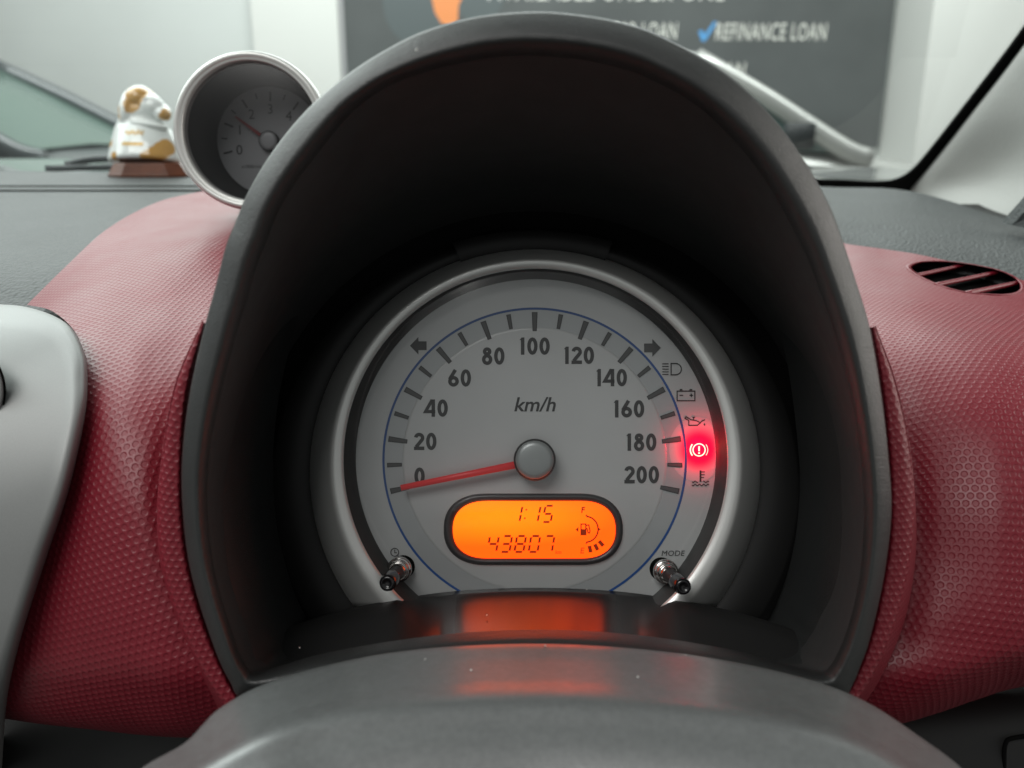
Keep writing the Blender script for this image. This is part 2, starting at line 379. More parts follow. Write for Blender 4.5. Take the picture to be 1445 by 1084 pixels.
def text2(body, size, shear=0.0, bold=0.0, spacing=1.0, width=1.0):
    """lettering outline, centred on 0,0, y down, cap height = size"""
    c = bpy.data.curves.new('lettering', 'FONT'); c.body = body; c.size = 1; c.shear = shear; c.offset = bold; c.space_character = spacing
    c.resolution_u = 3
    o = bpy.data.objects.new('lettering_source', c); COL.objects.link(o)
    bpy.context.view_layer.update()
    dg = bpy.context.evaluated_depsgraph_get(); me = o.evaluated_get(dg).to_mesh()
    v = np.array([(q.co.x, q.co.y) for q in me.vertices]); f = [tuple(q.vertices) for q in me.polygons]
    o.evaluated_get(dg).to_mesh_clear(); bpy.data.objects.remove(o); bpy.data.curves.remove(c)
    h = 0.73
    v = v / h * size; v[:, 0] *= width
    v[:, 0] -= (v[:, 0].min() + v[:, 0].max()) / 2; v[:, 1] = -(v[:, 1] - size / 2)
    return v, f
def digit_strokes(ch, h, w):
    """geometric sans numerals; origin top left; returns (shape, advance)"""
    wd = 0.60 * h
    if ch == '0': return [stroke(arc(wd/2, h/2, wd/2 - w/2, h/2 - w/2, 0, 345, 24), w, True)], wd
    if ch == '1': return [poly2([(0.20*h, 0), (0.36*h, 0), (0.36*h, h), (0.36*h - w, h), (0.36*h - w, 0.15*h), (0.08*h, 0.15*h)])], 0.42 * h
    if ch == '2':
        a = arc(wd/2, 0.30*h, wd/2 - w/2, 0.30*h - w/2, 172, -32, 16)
        return [stroke(np.concatenate([a, [[0.13*h, h - w*0.9]]]), w), poly2([(0.0, h - w), (wd, h - w), (wd, h), (0.0, h)])], wd
    if ch == '3':
        return [stroke(arc(wd*.45, 0.27*h, wd*.40, 0.27*h - w/2, 150, -90, 14), w), stroke(arc(wd*.45, 0.74*h - w*.25, wd*.48, 0.28*h - w/4, 90, -150, 14), w)], wd
    if ch == '4':
        return [stroke([(0.44*h, 0.02*h), (0.06*h, 0.70*h), (0.62*h, 0.70*h)], w*0.92), poly2([(0.40*h, 0), (0.40*h + w, 0), (0.40*h + w, h), (0.40*h, h)])], 0.64 * h
    if ch == '6':
        r = 0.31 * h
        return [stroke(arc(r, h - r, r - w/2, r - w/2, 0, 345, 22), w, True), stroke([(0.42*h, 0.03*h), (0.085*h, 0.58*h)], w)], 2 * r
    if ch == '8':
        r1, r2 = 0.24 * h, 0.30 * h
        return [stroke(arc(r2, r1, r1 - w/2 + .01*h, r1 - w/2, 0, 345, 20), w, True), stroke(arc(r2, h - r2, r2 - w/2, r2 - w/2 + .02*h, 0, 345, 22), w, True)], 2 * r2
def number2(s, h, w, gap=0.10):
    sh, x = [], 0
    for ch in s:
        ds, adv = digit_strokes(ch, h, w)
        for v, f in ds: sh.append((np.asarray(v) + [x, 0], f))
        x += adv + gap * h
    v, f = merge(sh); v = v - [(x - gap * h) / 2, h / 2]
    return v, f
SEG = {'0': 'abcdef', '1': 'bc', '3': 'abgcd', '4': 'fgbc', '5': 'afgcd', '7': 'abc', '8': 'abcdefg'}
def seven(ch, x, y, w, h, t, slant):
    sh = []; g = t * 0.55
    ends = {'a': ((0, 0), (w, 0)), 'b': ((w, 0), (w, h/2)), 'c': ((w, h/2), (w, h)), 'd': ((0, h), (w, h)), 'e': ((0, h/2), (0, h)), 'f': ((0, 0), (0, h/2)), 'g': ((0, h/2), (w, h/2))}
    for s in SEG[ch]:
        (x0, y0), (x1, y1) = ends[s]; L = math.hypot(x1-x0, y1-y0); dx, dy = (x1-x0)/L, (y1-y0)/L
        p = [(x0 + dx*g, y0 + dy*g), (x1 - dx*g, y1 - dy*g)]
        v, f = stroke(p, t); v[:, 0] += slant * (h - v[:, 1]); sh.append((v + [x, y], f))
    return merge(sh)

# ================================================================== OUTSIDE
GY = 0.0
ground = mk('ground', [(-12, -4, 0), (12, -4, 0), (12, 14, 0), (-12, 14, 0)], [(0, 1, 2, 3)], 'floor', origin=(0, 0, 0), kind='structure')
WALL_Y = 7.0
def wallpt(px, py, y=WALL_Y): return on_plane(px, py, (0, y, 0), (0, 1, 0))
v, f = box_vf((-9, WALL_Y, 0), (9, WALL_Y + .2, 4)); mk('wall', v, f, 'white_wall', smooth=False, label='pale plain showroom wall behind the parked cars', cat='wall')
xa, xb = wallpt(361, 60)[0], wallpt(481, 60)[0]
v, f = box_vf((xa, WALL_Y - .06, 0), (xb, WALL_Y - .004, 4)); mk('wall_pier', v, f, 'column', smooth=False, label='white wall pier left of the dark sign board', cat='pier')
# right column: its shaded left flank shows beside the board
xc = wallpt(1252, 100)[0]
v, f = box_vf((xc + .01, WALL_Y - .62, 0), (xc + 3.0, WALL_Y - .004, 4)); mk('wall_column', v, f, 'column', smooth=False, label='bright white column projecting right of the sign board', cat='column')
# sign board
xl, zb = wallpt(489, 60)[0], 0.82
bt = empty('sign_board', ((xl + xc) / 2, WALL_Y, zb), 'large dark grey loan advertisement board on the wall', 'sign')
v, f = box_vf((xl, WALL_Y - .05, zb), (xc - .02, WALL_Y - .006, 3.2)); mk('panel', v, f, 'board', bt, smooth=False)
v, f = box_vf((xl - .035, WALL_Y - .058, zb - .03), (xl - .002, WALL_Y - .006, 3.2)); mk('edge_strip', v, f, 'frame', bt, smooth=False)
def on_board(v2, px, py, s, m, name, off=.053):
    """2-D lettering v2 (y down, metres) centred where pixel px,py meets the board"""
    c = wallpt(px, py, WALL_Y - off); v, f = v2
    q = np.stack([c[0] + v[:, 0] * s, np.full(len(v), WALL_Y - off), c[2] - v[:, 1] * s], 1)
    return mk(name, q, f, m, bt, smooth=False)
def board_text(body, x0, x1, py, cap, name='lettering'):
    c0, c1 = wallpt(x0, py, WALL_Y - .053), wallpt(x1, py, WALL_Y - .053)
    v, f = text2(body, cap, shear=0.10, bold=0.003, spacing=1.12)
    v[:, 0] *= (c1[0] - c0[0]) / (v[:, 0].max() - v[:, 0].min())
    return on_board((v, f), (x0 + x1) / 2, py, 1.0, 'letter', name)
board_text('REFINANCE LOAN', 1010, 1167, 44, 0.125)
board_text('NEW CAR LOAN', 812, 956, 43, 0.125)
board_text('USED CAR LOAN', 890, 1052, 99, 0.125)
board_text('AVAILABLE UNDER ONE', 688, 1024, -15, 0.150)
mm = 4.6 / 1200
def tick_mark2(px, py):
    on_board(poly2([(-.040, .0), (-.018, -.004), (-.010, .018), (.035, -.045), (.048, -.040), (-.004, .046), (-.020, .046)]), px, py, 1.55, 'tickblue', 'tick_symbol')
tick_mark2(997, 44)
on_board(poly2([(-.06,-.2),(-.05,-.09),(-.075,-.02),(-.06,.05),(-.03,.10),(.02,.12),(.055,.09),(.06,.02),(.085,-.03),(.07,-.10),(.09,-.2)]), 630, 2, 1.5, 'orange', 'picture_patch')
on_board(poly2(arc(0, 0, .17, .20, 0, 340, 18)), 588, 5, 1.5, 'sign_dark', 'picture_patch', .0515)
on_board(poly2(arc(0, 0, .13, .15, 0, 340, 18)), 676, -12, 1.5, 'sign_dark', 'picture_patch', .0515)

# ------------------------------------------------------------------ parked cars
def parked_car(name, label, loc, rz, paint, glass, group, xs=1.0, zs=1.0):
    t = empty(name, loc, label, 'car', group)
    R = np.array([[math.cos(rz), -math.sin(rz), 0], [math.sin(rz), math.cos(rz), 0], [0, 0, 1]])
    def T(v): return (np.asarray(v, float) * [xs, 1, zs]) @ R.T + np.asarray(loc)
    # body: stations along the length (x forward): x, floor, shoulder height, half width
    st = [(-1.85, .45, .62, .55), (-1.80, .30, .80, .68), (-1.55, .22, .92, .76), (-.9, .20, .95, .80), (0, .20, .94, .81), (.75, .20, .92, .80), (1.2, .20, .86, .77), (1.55, .22, .78, .72), (1.78, .28, .66, .60), (1.84, .40, .56, .48)]
    rings = []
    for x, z0, z1, w in st:
        h = z1 - z0
        half = [(w*.80, z0), (w*.96, z0 + .12*h), (w, z0 + .45*h), (w*.985, z0 + .75*h), (w*.93, z0 + .93*h), (w*.80, z1), (w*.4, z1 + .025), (0, z1 + .032)]
        ring = [(x, y, z) for y, z in half] + [(x, -y, z) for y, z in half[-2::-1]]
        rings.append(T(ring))
    loft('body', rings, paint, t, cap=('start', 'end'))
    # greenhouse glass
    gs = [(-1.62, .93, .94, .66, .60), (-1.25, .95, 1.38, .70, .50), (-.7, .95, 1.47, .72, .54), (-.1, .94, 1.475, .72, .55), (.30, .94, 1.42, .72, .53), (.62, .93, 1.20, .71, .58), (1.02, .90, .915, .68, .64)]
    rings = []
    for x, z0, z1, wb, wt in gs:
        half = [(wb, z0), (wb*.6 + wt*.4, z0 + .45*(z1-z0)), (wt, z1 - .03*(z1-z0)), (wt*.9, z1), (0, z1 + .02)]
        rings.append(T([(x, y, z) for y, z in half] + [(x, -y, z) for y, z in half[-2::-1]]))
    loft('window_glass', rings, glass, t)
    # roof skin and pillars in body colour
    rf = []
    for x, z1, wt in [(-1.28, 1.385, .51), (-.7, 1.48, .55), (-.1, 1.486, .56), (.33, 1.425, .54)]:
        rf.append(T([(x, wt, z1 - .03), (x, wt*.9, z1 + .004), (x, 0, z1 + .03), (x, -wt*.9, z1 + .004), (x, -wt, z1 - .03)]))
    loft('roof', rf, paint, t, closed=False)
    for s in (1, -1):
        tube('pillar', T(curve([(.30, s*.535, 1.40), (.62, s*.60, 1.20), (.85, s*.645, 1.04), (1.04, s*.69, .91), (1.15, s*.69, .87)], 12)), .052, paint, t, 8)
        tube('pillar', T(curve([(-.45, s*.555, 1.45), (-.45, s*.63, 1.2), (-.45, s*.73, .94)], 6)), .04, paint, t, 8)
        tube('pillar', T(curve([(-1.26, s*.51, 1.37), (-1.45, s*.60, 1.15), (-1.62, s*.67, .92)], 6)), .06, paint, t, 8)
        for x in (1.15, -1.15):
            a = np.linspace(0, 2*math.pi, 24, endpoint=False)
            prof = [(.18, .86), (.27, .86), (.285, .82), (.285, .70), (.18, .66)]
            w = loft('wheel', [T(np.stack([x + r*np.cos(a), np.full(24, s*y), .285 + r*np.sin(a)], 1)) for r, y in prof], 'tyre', t)
            loft('rim', [T(np.stack([x + r*np.cos(a), np.full(24, s*y), .285 + r*np.sin(a)], 1)) for r, y in ((.18, .855), (.16, .83), (.02, .835))], 'car_silver', w, cap=('end',))
        e = arc(0, 0, 1, 1, 0, 340, 14)
        loft('headlight', [T(np.stack([1.60 + .10*k - .06*e[:, 0]*q, s*(.56 + .13*e[:, 0]*q), .70 + .06*e[:, 1]*q - .02*k], 1)) for q, k in ((1, .3), (.9, .9), (.5, 1.3), (.05, 1.4))], 'bonnet', t, cap=('end',))
        v, f = box_vf((.70, s*.80 - .02, .93), (.82, s*.96 + .0, 1.06)); mk('door_mirror', T(v), f, 'rubber', t)
    return t
parked_car('parked_car', 'silver car parked outside beyond the windscreen, right of the instrument hood', (0.70, 5.3, 0), math.radians(-6), 'car_silver', 'car_glass', 'cars parked in the showroom', 1.05, .95)
parked_car('parked_car', 'grey car with green tinted windows behind the dashboard figurine', (-3.55, 4.9, 0), math.radians(-5), 'car_grey', 'car_glass_green', 'cars parked in the showroom', 1.25, .96)

# own bonnet and wiper, just beyond the glass
surf('bonnet', [[(-700, 238, .93), (-200, 241, .93), (400, 243, .93), (1000, 250, .93), (1700, 262, .93)],
                [(-500, 232, 1.2), (-100, 234, 1.2), (400, 235, 1.2), (1000, 238, 1.2), (1500, 246, 1.2)],
                [(-300, 224, 1.6), (50, 224, 1.6), (450, 226, 1.6), (950, 230, 1.6), (1290, 238, 1.6)],
                [(-250, 236, 1.75), (90, 236, 1.75), (480, 238, 1.75), (920, 242, 1.75), (1250, 250, 1.75)]],
     'bonnet', step=.02, label='white bonnet of the car seen past the dashboard', cat='bonnet')
wp = empty('windscreen_wiper', at(110, 240, .86), 'black windscreen wiper resting at the foot of the glass', 'wiper')
tube('blade', [at(64, 238, .84), at(110, 237, .85), at(175, 236, .86), at(330, 236, .88)], .0036, 'rubber', wp, 6)
tube('arm', curve([at(92, 233, .86), at(125, 226, .87), at(160, 224, .875), at(230, 226, .88), at(420, 240, .9)], 14), .0036, 'rubber', wp, 8)

v, f = box_vf((-.72, -1.6, .20), (.62, .95, .26)); mk('under_dash_blocker', v, f, 'blocker_dark', smooth=False, kind='structure')  # unseen slab, added under the dash to block light from below

# ------------------------------------------------------------------ windscreen, pillar
SL = math.radians(32)
G0 = np.array([0, .82, CAM[2] - .048]); GD = np.array([0, -math.cos(SL), math.sin(SL)]); GN = np.cross([1, 0, 0], GD)
ws = empty('windscreen', G0, 'sloping glass windscreen with black printed border', 'windscreen')
corners = [G0 + np.array([x, 0, 0]) + GD * t for x, t in ((-.75, -.03), (.42, -.03), (.36, .72), (-.66, .72))]
mk('glass', corners, [(0, 1, 2, 3)], 'screen', ws)
inner = [(700, 246), (1000, 248), (1120, 251), (1190, 253), (1235, 255), (1262, 252), (1284, 240), (1308, 214), (1358, 150), (1408, 85), (1446, 33), (1520, -75), (1640, -250)]
outer = [(700, 262), (1000, 265), (1120, 268), (1190, 270), (1245, 272), (1281, 268), (1298, 250), (1321, 222), (1370, 159), (1420, 95), (1458, 43), (1532, -65), (1652, -240)]
ci, co = curve(inner, 60), curve(outer, 60)
def gl(pxy, lift): return np.array([on_plane(a, b, G0, GN) for a, b in pxy]) + lift * np.sign(GN @ (CAM - G0)) * GN
loft('black_border', [gl(ci, .0004), gl(ci, .003), gl(co, .003), gl(co, .0004)], 'void', ws, closed=False, smooth=False)
edge = [(1284, 268), (1300, 249), (1323, 221), (1372, 158), (1422, 94), (1460, 42), (1534, -66)]
r0 = gl(edge, .003)
ed = [(np.array([a, b]), ((p - CAM) @ np.array([0, ca, -sa]))) for (a, b), p in zip(edge, r0)]
rows = [[(a[0] - 1, a[1] + 1, d + .02) for a, d in ed], [(a[0], a[1], d - .004) for a, d in ed],
        [(a[0] + 10, a[1] + 7, d - .022) for a, d in ed]]
r2 = [(1350, 287), (1388, 262), (1420, 230), (1468, 168), (1520, 105), (1560, 55), (1640, -50)]
r3 = [(1424, 314), (1458, 285), (1500, 250), (1560, 190), (1620, 130), (1670, 80), (1740, -20)]
rows.append([(a, b, d - .09) for (a, b), (_, d) in zip(r2, ed)]); rows.append([(a, b, d - .17) for (a, b), (_, d) in zip(r3, ed)])
rows.append([(a + 30, b + 20, d - .17) for (a, b), (_, d) in zip(r3, ed)])
surf('pillar_trim', np.array(rows), 'trim', step=.004, label='pale grey grained windscreen pillar trim at the right edge', cat='pillar trim')
v = np.array([at(1428, 318, .50), at(1470, 272, .48), at(1560, 260, .46), at(1560, 345, .46)]); v = np.concatenate([v, v + np.array([0, .012, 0])])
mk('quarter_panel', v, [(0,1,2,3),(7,6,5,4),(0,4,5,1),(1,5,6,2),(2,6,7,3),(3,7,4,0)], 'pad', smooth=False, label='dark corner panel at the foot of the pillar trim', cat='trim panel')

# ================================================================== DASHBOARD
dash = empty('dashboard', at(722, 1300, .36), 'car dashboard with red dimpled panels, black top pad and silver centre panel', 'dashboard')
px_ = [-300, 0, 150, 300, 450, 750, 1000, 1170, 1290, 1445, 1600]
pad = [list(zip(px_, y, d)) for y, d in (
    ((240, 241, 244, 247, 249, 252, 257, 264, 271, 316, 352), (.81, .80, .79, .78, .78, .78, .78, .76, .70, .55, .47)),
    ((268, 268, 268, 268, 268, 270, 280, 298, 310, 345, 385), (.68, .68, .68, .68, .68, .66, .62, .58, .545, .47, .41)),
    ((310, 310, 310, 310, 310, 300, 300, 322, 338, 368, 410), (.545, .545, .545, .545, .545, .56, .56, .525, .485, .44, .39)),
    ((374, 374, 374, 374, 374, 330, 330, 352, 368, 404, 447), (.418, .418, .418, .418, .43, .50, .53, .495, .458, .418, .378)),
    ((450, 450, 450, 450, 450, 380, 380, 400, 420, 440, 480), (.362, .362, .362, .362, .38, .45, .47, .45, .43, .40, .36)))]
surf('top_pad', pad, 'pad', dash, step=.003)
for off in (-3, 3):
    cc = curve([(-300, 266 + off, .685), (0, 266 + off, .685), (150, 266 + off, .685), (300, 266 + off, .685), (420, 266 + off, .685)], 40)
    tube('seam', at(cc[:, 0], cc[:, 1], cc[:, 2] - off*.0042 - .001), .0007, 'void', dash, 6)

DIM = dict(p=.0027)
redL = [[(38,430,.36),(95,374,.40),(150,324,.44),(215,288,.49),(275,272,.525),(345,262,.55)],
        [(75,440,.335),(130,408,.352),(180,380,.37),(235,352,.39),(285,335,.405),(345,325,.42)],
        [(108,472,.307),(150,460,.312),(190,447,.32),(235,430,.33),(275,415,.34),(330,405,.345)],
        [(122,520,.286),(155,515,.287),(190,508,.288),(225,500,.293),(258,490,.298),(320,480,.301)],
        [(118,590,.272),(150,588,.269),(180,585,.268),(212,580,.2695),(242,575,.2725),(300,570,.278)],
        [(95,690,.266),(130,690,.261),(165,690,.258),(200,690,.258),(228,690,.261),(285,690,.268)],
        [(62,790,.266),(105,792,.261),(150,795,.257),(195,797,.2545),(230,800,.2555),(290,800,.262)],
        [(30,890,.268),(80,893,.264),(130,896,.26),(185,899,.256),(240,902,.254),(310,905,.258)],
        [(12,960,.274),(70,963,.27),(130,966,.266),(190,969,.262),(255,972,.258),(340,975,.26)],
        [(5,1010,.292),(65,1018,.288),(130,1025,.286),(195,1032,.284),(260,1036,.28),(350,1036,.28)],
        [(5,1012,.33),(65,1020,.328),(130,1026,.326),(195,1033,.324),(260,1037,.32),(350,1037,.32)]]
surf('red_panel', redL, 'red_dimpled', dash, step=.0009, dimple=dict(DIM, anchor='right'), label='red dimpled panel left of the instrument hood')
VENT = [(1283,378),(1294,371),(1315,369),(1345,370),(1380,375),(1410,382),(1432,392),(1442,403),(1439,412),(1420,416),(1390,415),(1355,411),(1325,402),(1300,391)]
vent_c = curve_closed(VENT, 6)
redR = [[(1165,338,.515),(1200,345,.485),(1250,352,.468),(1300,360,.45),(1370,376,.43),(1445,396,.41),(1620,445,.37)],
        [(1185,400,.42),(1215,403,.410),(1260,410,.395),(1305,418,.383),(1375,430,.370),(1445,442,.36),(1620,480,.335)],
        [(1200,470,.345),(1228,470,.338),(1265,472,.330),(1310,475,.322),(1375,482,.314),(1445,492,.309),(1620,520,.30)],
        [(1215,560,.305),(1243,560,.302),(1272,560,.298),(1310,560,.292),(1375,563,.284),(1445,570,.280),(1620,590,.277)],
        [(1225,680,.286),(1262,680,.284),(1292,680,.281),(1325,680,.276),(1380,682,.270),(1445,685,.266),(1620,695,.264)],
        [(1225,800,.277),(1262,800,.276),(1295,800,.273),(1330,800,.269),(1385,800,.264),(1445,800,.261),(1620,800,.26)],
        [(1205,890,.274),(1240,892,.273),(1275,894,.270),(1320,896,.265),(1380,896,.262),(1445,892,.260),(1620,885,.26)],
        [(1185,955,.272),(1220,960,.270),(1262,965,.268),(1315,964,.266),(1380,950,.266),(1445,935,.266),(1620,910,.266)],
        [(1180,1015,.285),(1220,1018,.285),(1265,1018,.286),(1320,1004,.288),(1380,984,.289),(1445,966,.289),(1620,940,.289)],
        [(1180,1017,.33),(1220,1020,.33),(1265,1020,.33),(1320,1006,.33),(1380,986,.33),(1445,968,.33),(1620,942,.33)]]
redR = [row + [(row[-1][0] + 240, row[-1][1] + (row[-1][1] - row[-2][1]) * .9, row[-1][2] + .004)] for row in redR]
def vent_fade(q):
    px = CX + q[..., 0] / q[..., 1] * F; py = CY - q[..., 2] / q[..., 1] * F
    dx = np.maximum(0, np.abs(px - 1380) - 90) / 60; dy = np.maximum(0, np.abs(py - 392 - (px - 1365) * .10) - 34) / 14
    return np.clip(np.maximum(dx, dy), 0.0, 1)
rp, rq = surf('red_panel', redR, 'red_dimpled', dash, step=.0007, dimple=dict(DIM, mask=vent_fade), keep=lambda a, b: ~in_poly(a, b, vent_c), label='red dimpled panel with an air vent, right of the instrument hood')
rqf = rq.reshape(-1, 3); rpx = CX + rqf[:, 0] / rqf[:, 1] * F; rpy = CY - rqf[:, 2] / rqf[:, 1] * F
def red_depth(px, py): return rqf[np.argmin((rpx - px)**2 + (rpy - py)**2), 1]
# air vent in the right panel
vd = np.array([red_depth(a, b) for a, b in vent_c]); vcx = vent_c.mean(0)
vent = mk('air_vent', *(lambda r: (np.concatenate(r), grid_faces(len(r), len(vent_c), True)))(
    [at(*(vcx + (vent_c - vcx) * k).T, vd + dz) for k, dz in ((1.055, .0015), (1.04, -.0006), (1.01, -.0010), (.985, -.0002), (.965, .004), (.95, .022))]), 'red', dash)
mk('vent_cavity', at(*(vcx + (vent_c - vcx) * .99).T, vd + .022), [tuple(range(len(vent_c)))], 'void', vent)
for (x0, y0), (x1, y1), wd in (((1284, 391), (1362, 374), 3.2), ((1314, 404), (1410, 384), 3.8), ((1362, 415), (1442, 398), 4.2)):
    d0, d1 = red_depth(x0, y0), red_depth(x1, y1); sec = []
    for k in np.linspace(0, 1, 8):
        x, y, d = x0 + (x1-x0)*k, y0 + (y1-y0)*k, d0 + (d1-d0)*k + .0035
        w = wd * (1 - .25*k)
        sec.append(np.array([at(x, y - w*.7, d + .001), at(x, y - w, d + .0018), at(x, y - w*.4, d + .013), at(x, y + w*.6, d + .013), at(x, y + w*.9, d + .001), at(x, y + w*.1, d)]))
    loft('slat', sec, 'red', vent, cap=('start', 'end'))

# flanges of the red panels against the hood
hoodL = curve([(289,456),(266,540),(256,640),(256,720),(263,790),(278,850),(298,910),(322,962),(350,1012)], 8)
outL = curve([(285,453),(251,528),(233,610),(224,690),(223,760),(236,830),(262,900),(296,968),(334,1022)], 8)
dL = np.array([.243,.243,.245,.247,.248,.249,.250,.251])
def flange(name, hood, out, d, sgn, label):
    back = np.array([.034, .036, .030, .022, .016, .014, .014, .014]); ext = np.array([-2, -2, -1, 2, 7, 10, 10, 10.0])
    g = []
    for i in range(8):
        h, o = hood[i], out[i]; a, b = h + (o - h) * .35, h + (o - h) * .72
        g.append([(h[0] + sgn*14, h[1], d[i] + .010), (h[0], h[1], d[i] + .0012), (a[0], a[1], d[i]), (b[0], b[1], d[i] + .0002), (o[0] + sgn*2.0, o[1], d[i] + .0016), (o[0], o[1], d[i] + .0045), (o[0] - sgn*ext[i], o[1] + 1, d[i] + back[i])])
    g = np.array(g)
    if sgn < 0: g = g[:, ::-1]
    return surf(name, g, 'red_dimpled', dash, step=.0006, dimple=dict(p=.0023), label=label)
flange('panel_flange', hoodL, outL, dL, 1, 'raised red dimpled lip along the left side of the hood')
hoodR = curve([(1230,462),(1244,540),(1255,640),(1259,720),(1252,790),(1241,850),(1226,910),(1204,962),(1176,1012)], 8)
outR = curve([(1236,460),(1262,530),(1281,610),(1290,690),(1289,760),(1278,830),(1258,900),(1226,968),(1188,1022)], 8)
flange('panel_flange', hoodR, outR, dL + .002, -1, 'raised red dimpled lip along the right side of the hood')

# the panels turn back behind the hood
surf('panel_return', [[row[-1], (row[-1][0] + 6, row[-1][1] - 4, row[-1][2] + .030), (row[-1][0] + 20, row[-1][1] - 10, row[-1][2] + .085)] for row in redL], 'red', dash, step=.003)
surf('panel_return', [[(row[0][0] - 20, row[0][1] - 10, row[0][2] + .085), (row[0][0] - 6, row[0][1] - 4, row[0][2] + .030), row[0]] for row in redR], 'red', dash, step=.003)
# dark core of the dashboard behind the panels
surf('dash_core', [[(x, y, d) for x in (-1100, -300, 300, 900, 1500, 2500)] for y, d in ((288, .70), (330, .60), (430, .50), (560, .43), (750, .40), (1000, .385), (1250, .37), (1700, .34))], 'dark', dash, step=.01)
# silver centre panel
con_tab = curve([(400, .311), (430, .303), (470, .293), (530, .279), (590, .2695), (650, .2635), (710, .261), (790, .2605), (890, .263), (960, .269), (1010, .280), (1090, .300), (1150, .32)], 400)
def con_d(py): return np.interp(py, con_tab[:, 0], con_tab[:, 1])
bd = np.array([(-280,426,.318),(-60,427,.312),(0,430,.308),(38,434,.304),(75,446,.297),(100,463,.290),(117,493,.282),(123,530,.2755),(119,590,.266),(97,690,.259),(64,790,.259),(32,890,.261),(14,960,.267),(7,1010,.280),(2,1090,.30)])
bc = curve(bd, 120); tg = np.gradient(bc[:, :2], axis=0); tg /= np.linalg.norm(tg, axis=1, keepdims=True)
nrm = np.stack([-tg[:, 1], tg[:, 0]], 1)           # towards the panel's inside
def inset(k, dz):
    q = bc.copy(); q[:, :2] += nrm * k; w = min(1.0, max(0.0, k / 34.0)); w = w*w*(3 - 2*w)
    q[:, 2] = (q[:, 2] + dz) * (1 - w) + (con_d(q[:, 1]) - .0062) * w
    return at(q[:, 0], q[:, 1], q[:, 2])
fpy = np.linspace(462, 1090, 120)
far = np.stack([np.full(120, -330.0), fpy, con_d(fpy)], 1)
i50 = bc.copy(); i50[:, :2] += nrm * 34; i50[:, 2] = con_d(i50[:, 1])
mid2 = .6 * i50 + .4 * far; mid2[:, 2] = con_d(mid2[:, 1]) - .0064
cs = loft('console_panel', [inset(3, .060), inset(-.5, .004), inset(1.5, .0008), inset(5, -.0022), inset(12, -.0044), inset(22, -.0054), inset(34, -.0058), at(mid2[:, 0], mid2[:, 1], mid2[:, 2]), at(far[:, 0], far[:, 1], far[:, 2] - .006)], 'silver', dash, closed=False, label='silver painted centre panel with rounded edge')
# round outlet at the left edge of the silver panel
oc = np.array([-64.0, 553.0])
th = np.linspace(0, 2*math.pi, 72, endpoint=False)
def oring(k, d): return at(oc[0] + 70*k*np.cos(th), oc[1] + 72*k*np.sin(th), d)
ro = loft('round_outlet', [oring(1.0, .2690), oring(.985, .2664), oring(.93, .2652), oring(.85, .266), oring(.80, .277)], 'silver', cs)
loft('gap_ring', [oring(1.04, .2700), oring(1.03, .2667), oring(1.0, .2668), oring(.985, .2680)], 'void', ro)
# dark knee panels below the red panels
surf('knee_panel', [[(-60, 985, .35), (150, 985, .35), (400, 990, .35)], [(-60, 1060, .345), (150, 1060, .345), (400, 1060, .345)], [(-60, 1300, .33), (150, 1300, .33), (400, 1300, .33)]], 'dark', dash, step=.004, label='unlit black knee panel under the left red panel')
kp, _ = surf('knee_panel', [[(1150, 950, .35), (1350, 940, .35), (1650, 900, .35)], [(1150, 1040, .32), (1350, 1030, .32), (1650, 1010, .32)], [(1150, 1300, .31), (1350, 1300, .31), (1650, 1300, .31)]], 'dark', dash, step=.004, label='unlit black knee panel under the right red panel')
cc = curve([(1418, 1130), (1417, 1070), (1419, 1050), (1428, 1042), (1470, 1036)], 24)
tube('seam', at(cc[:, 0], cc[:, 1], .3165), .0008, 'void', kp, 6)

# ------------------------------------------------------------------ instrument hood
KEY = [((757,15),(757,84)),((830,21),(826,90)),((900,36),(890,106)),((955,60),(938,128)),((1000,85),(980,153)),((1043,116),(1014,183)),((1080,152),(1046,217)),((1112,190),(1073,253)),((1140,232),(1097,292)),((1162,270),(1116,328)),((1181,312),(1135,366)),((1210,400),(1163,440)),((1229,465),(1182,500)),((1245,560),(1201,580)),((1255,650),(1213,660)),((1259,720),(1216,728)),((1252,790),(1213,793)),((1241,850),(1204,848)),((1226,910),(1189,898)),((1215,940),(1178,923)),((1205,965),(1168,938)),
       ((1190,985),(1154,945)),((1140,990),(1110,934)),((1050,990),(1035,912)),((900,985),(895,889)),((757,980),(757,882)),((610,985),(615,890)),((460,990),(470,914)),((380,990),(400,935)),((338,985),(364,946)),
       ((325,965),(350,938)),((312,940),(341,922)),((300,910),(332,896)),((280,850),(316,846)),((265,790),(303,792)),((257,720),(296,728)),((256,650),(297,660)),((266,560),(310,578)),((288,460),(332,492)),((303,405),(348,438)),((318,346),(364,384)),((333,309),(379,344)),((346,277),(394,306)),((370,234),(418,264)),((398,194),(448,224)),((427,160),(478,186)),((457,131),(510,152)),((500,97),(556,122)),((548,67),(612,102)),((600,42),(660,92)),((674,22),(706,85))]
KO = np.array([k[0] for k in KEY], float); KI = np.array([k[1] for k in KEY], float)
PER = 6
HO, HI = curve_closed(KO, PER), curve_closed(KI, PER)
def rim_d(py): return .214 + .030 * (py - 15) / 950
hd = rim_d(HO[:, 1])
def sect(k, dz): q = HO + (HI - HO) * k; return at(q[:, 0], q[:, 1], hd + dz)
ctr = np.array([757.0, 560.0])
def outer_sect(k, dz): q = ctr + (HO - ctr) * k; return at(q[:, 0], q[:, 1], hd + dz)
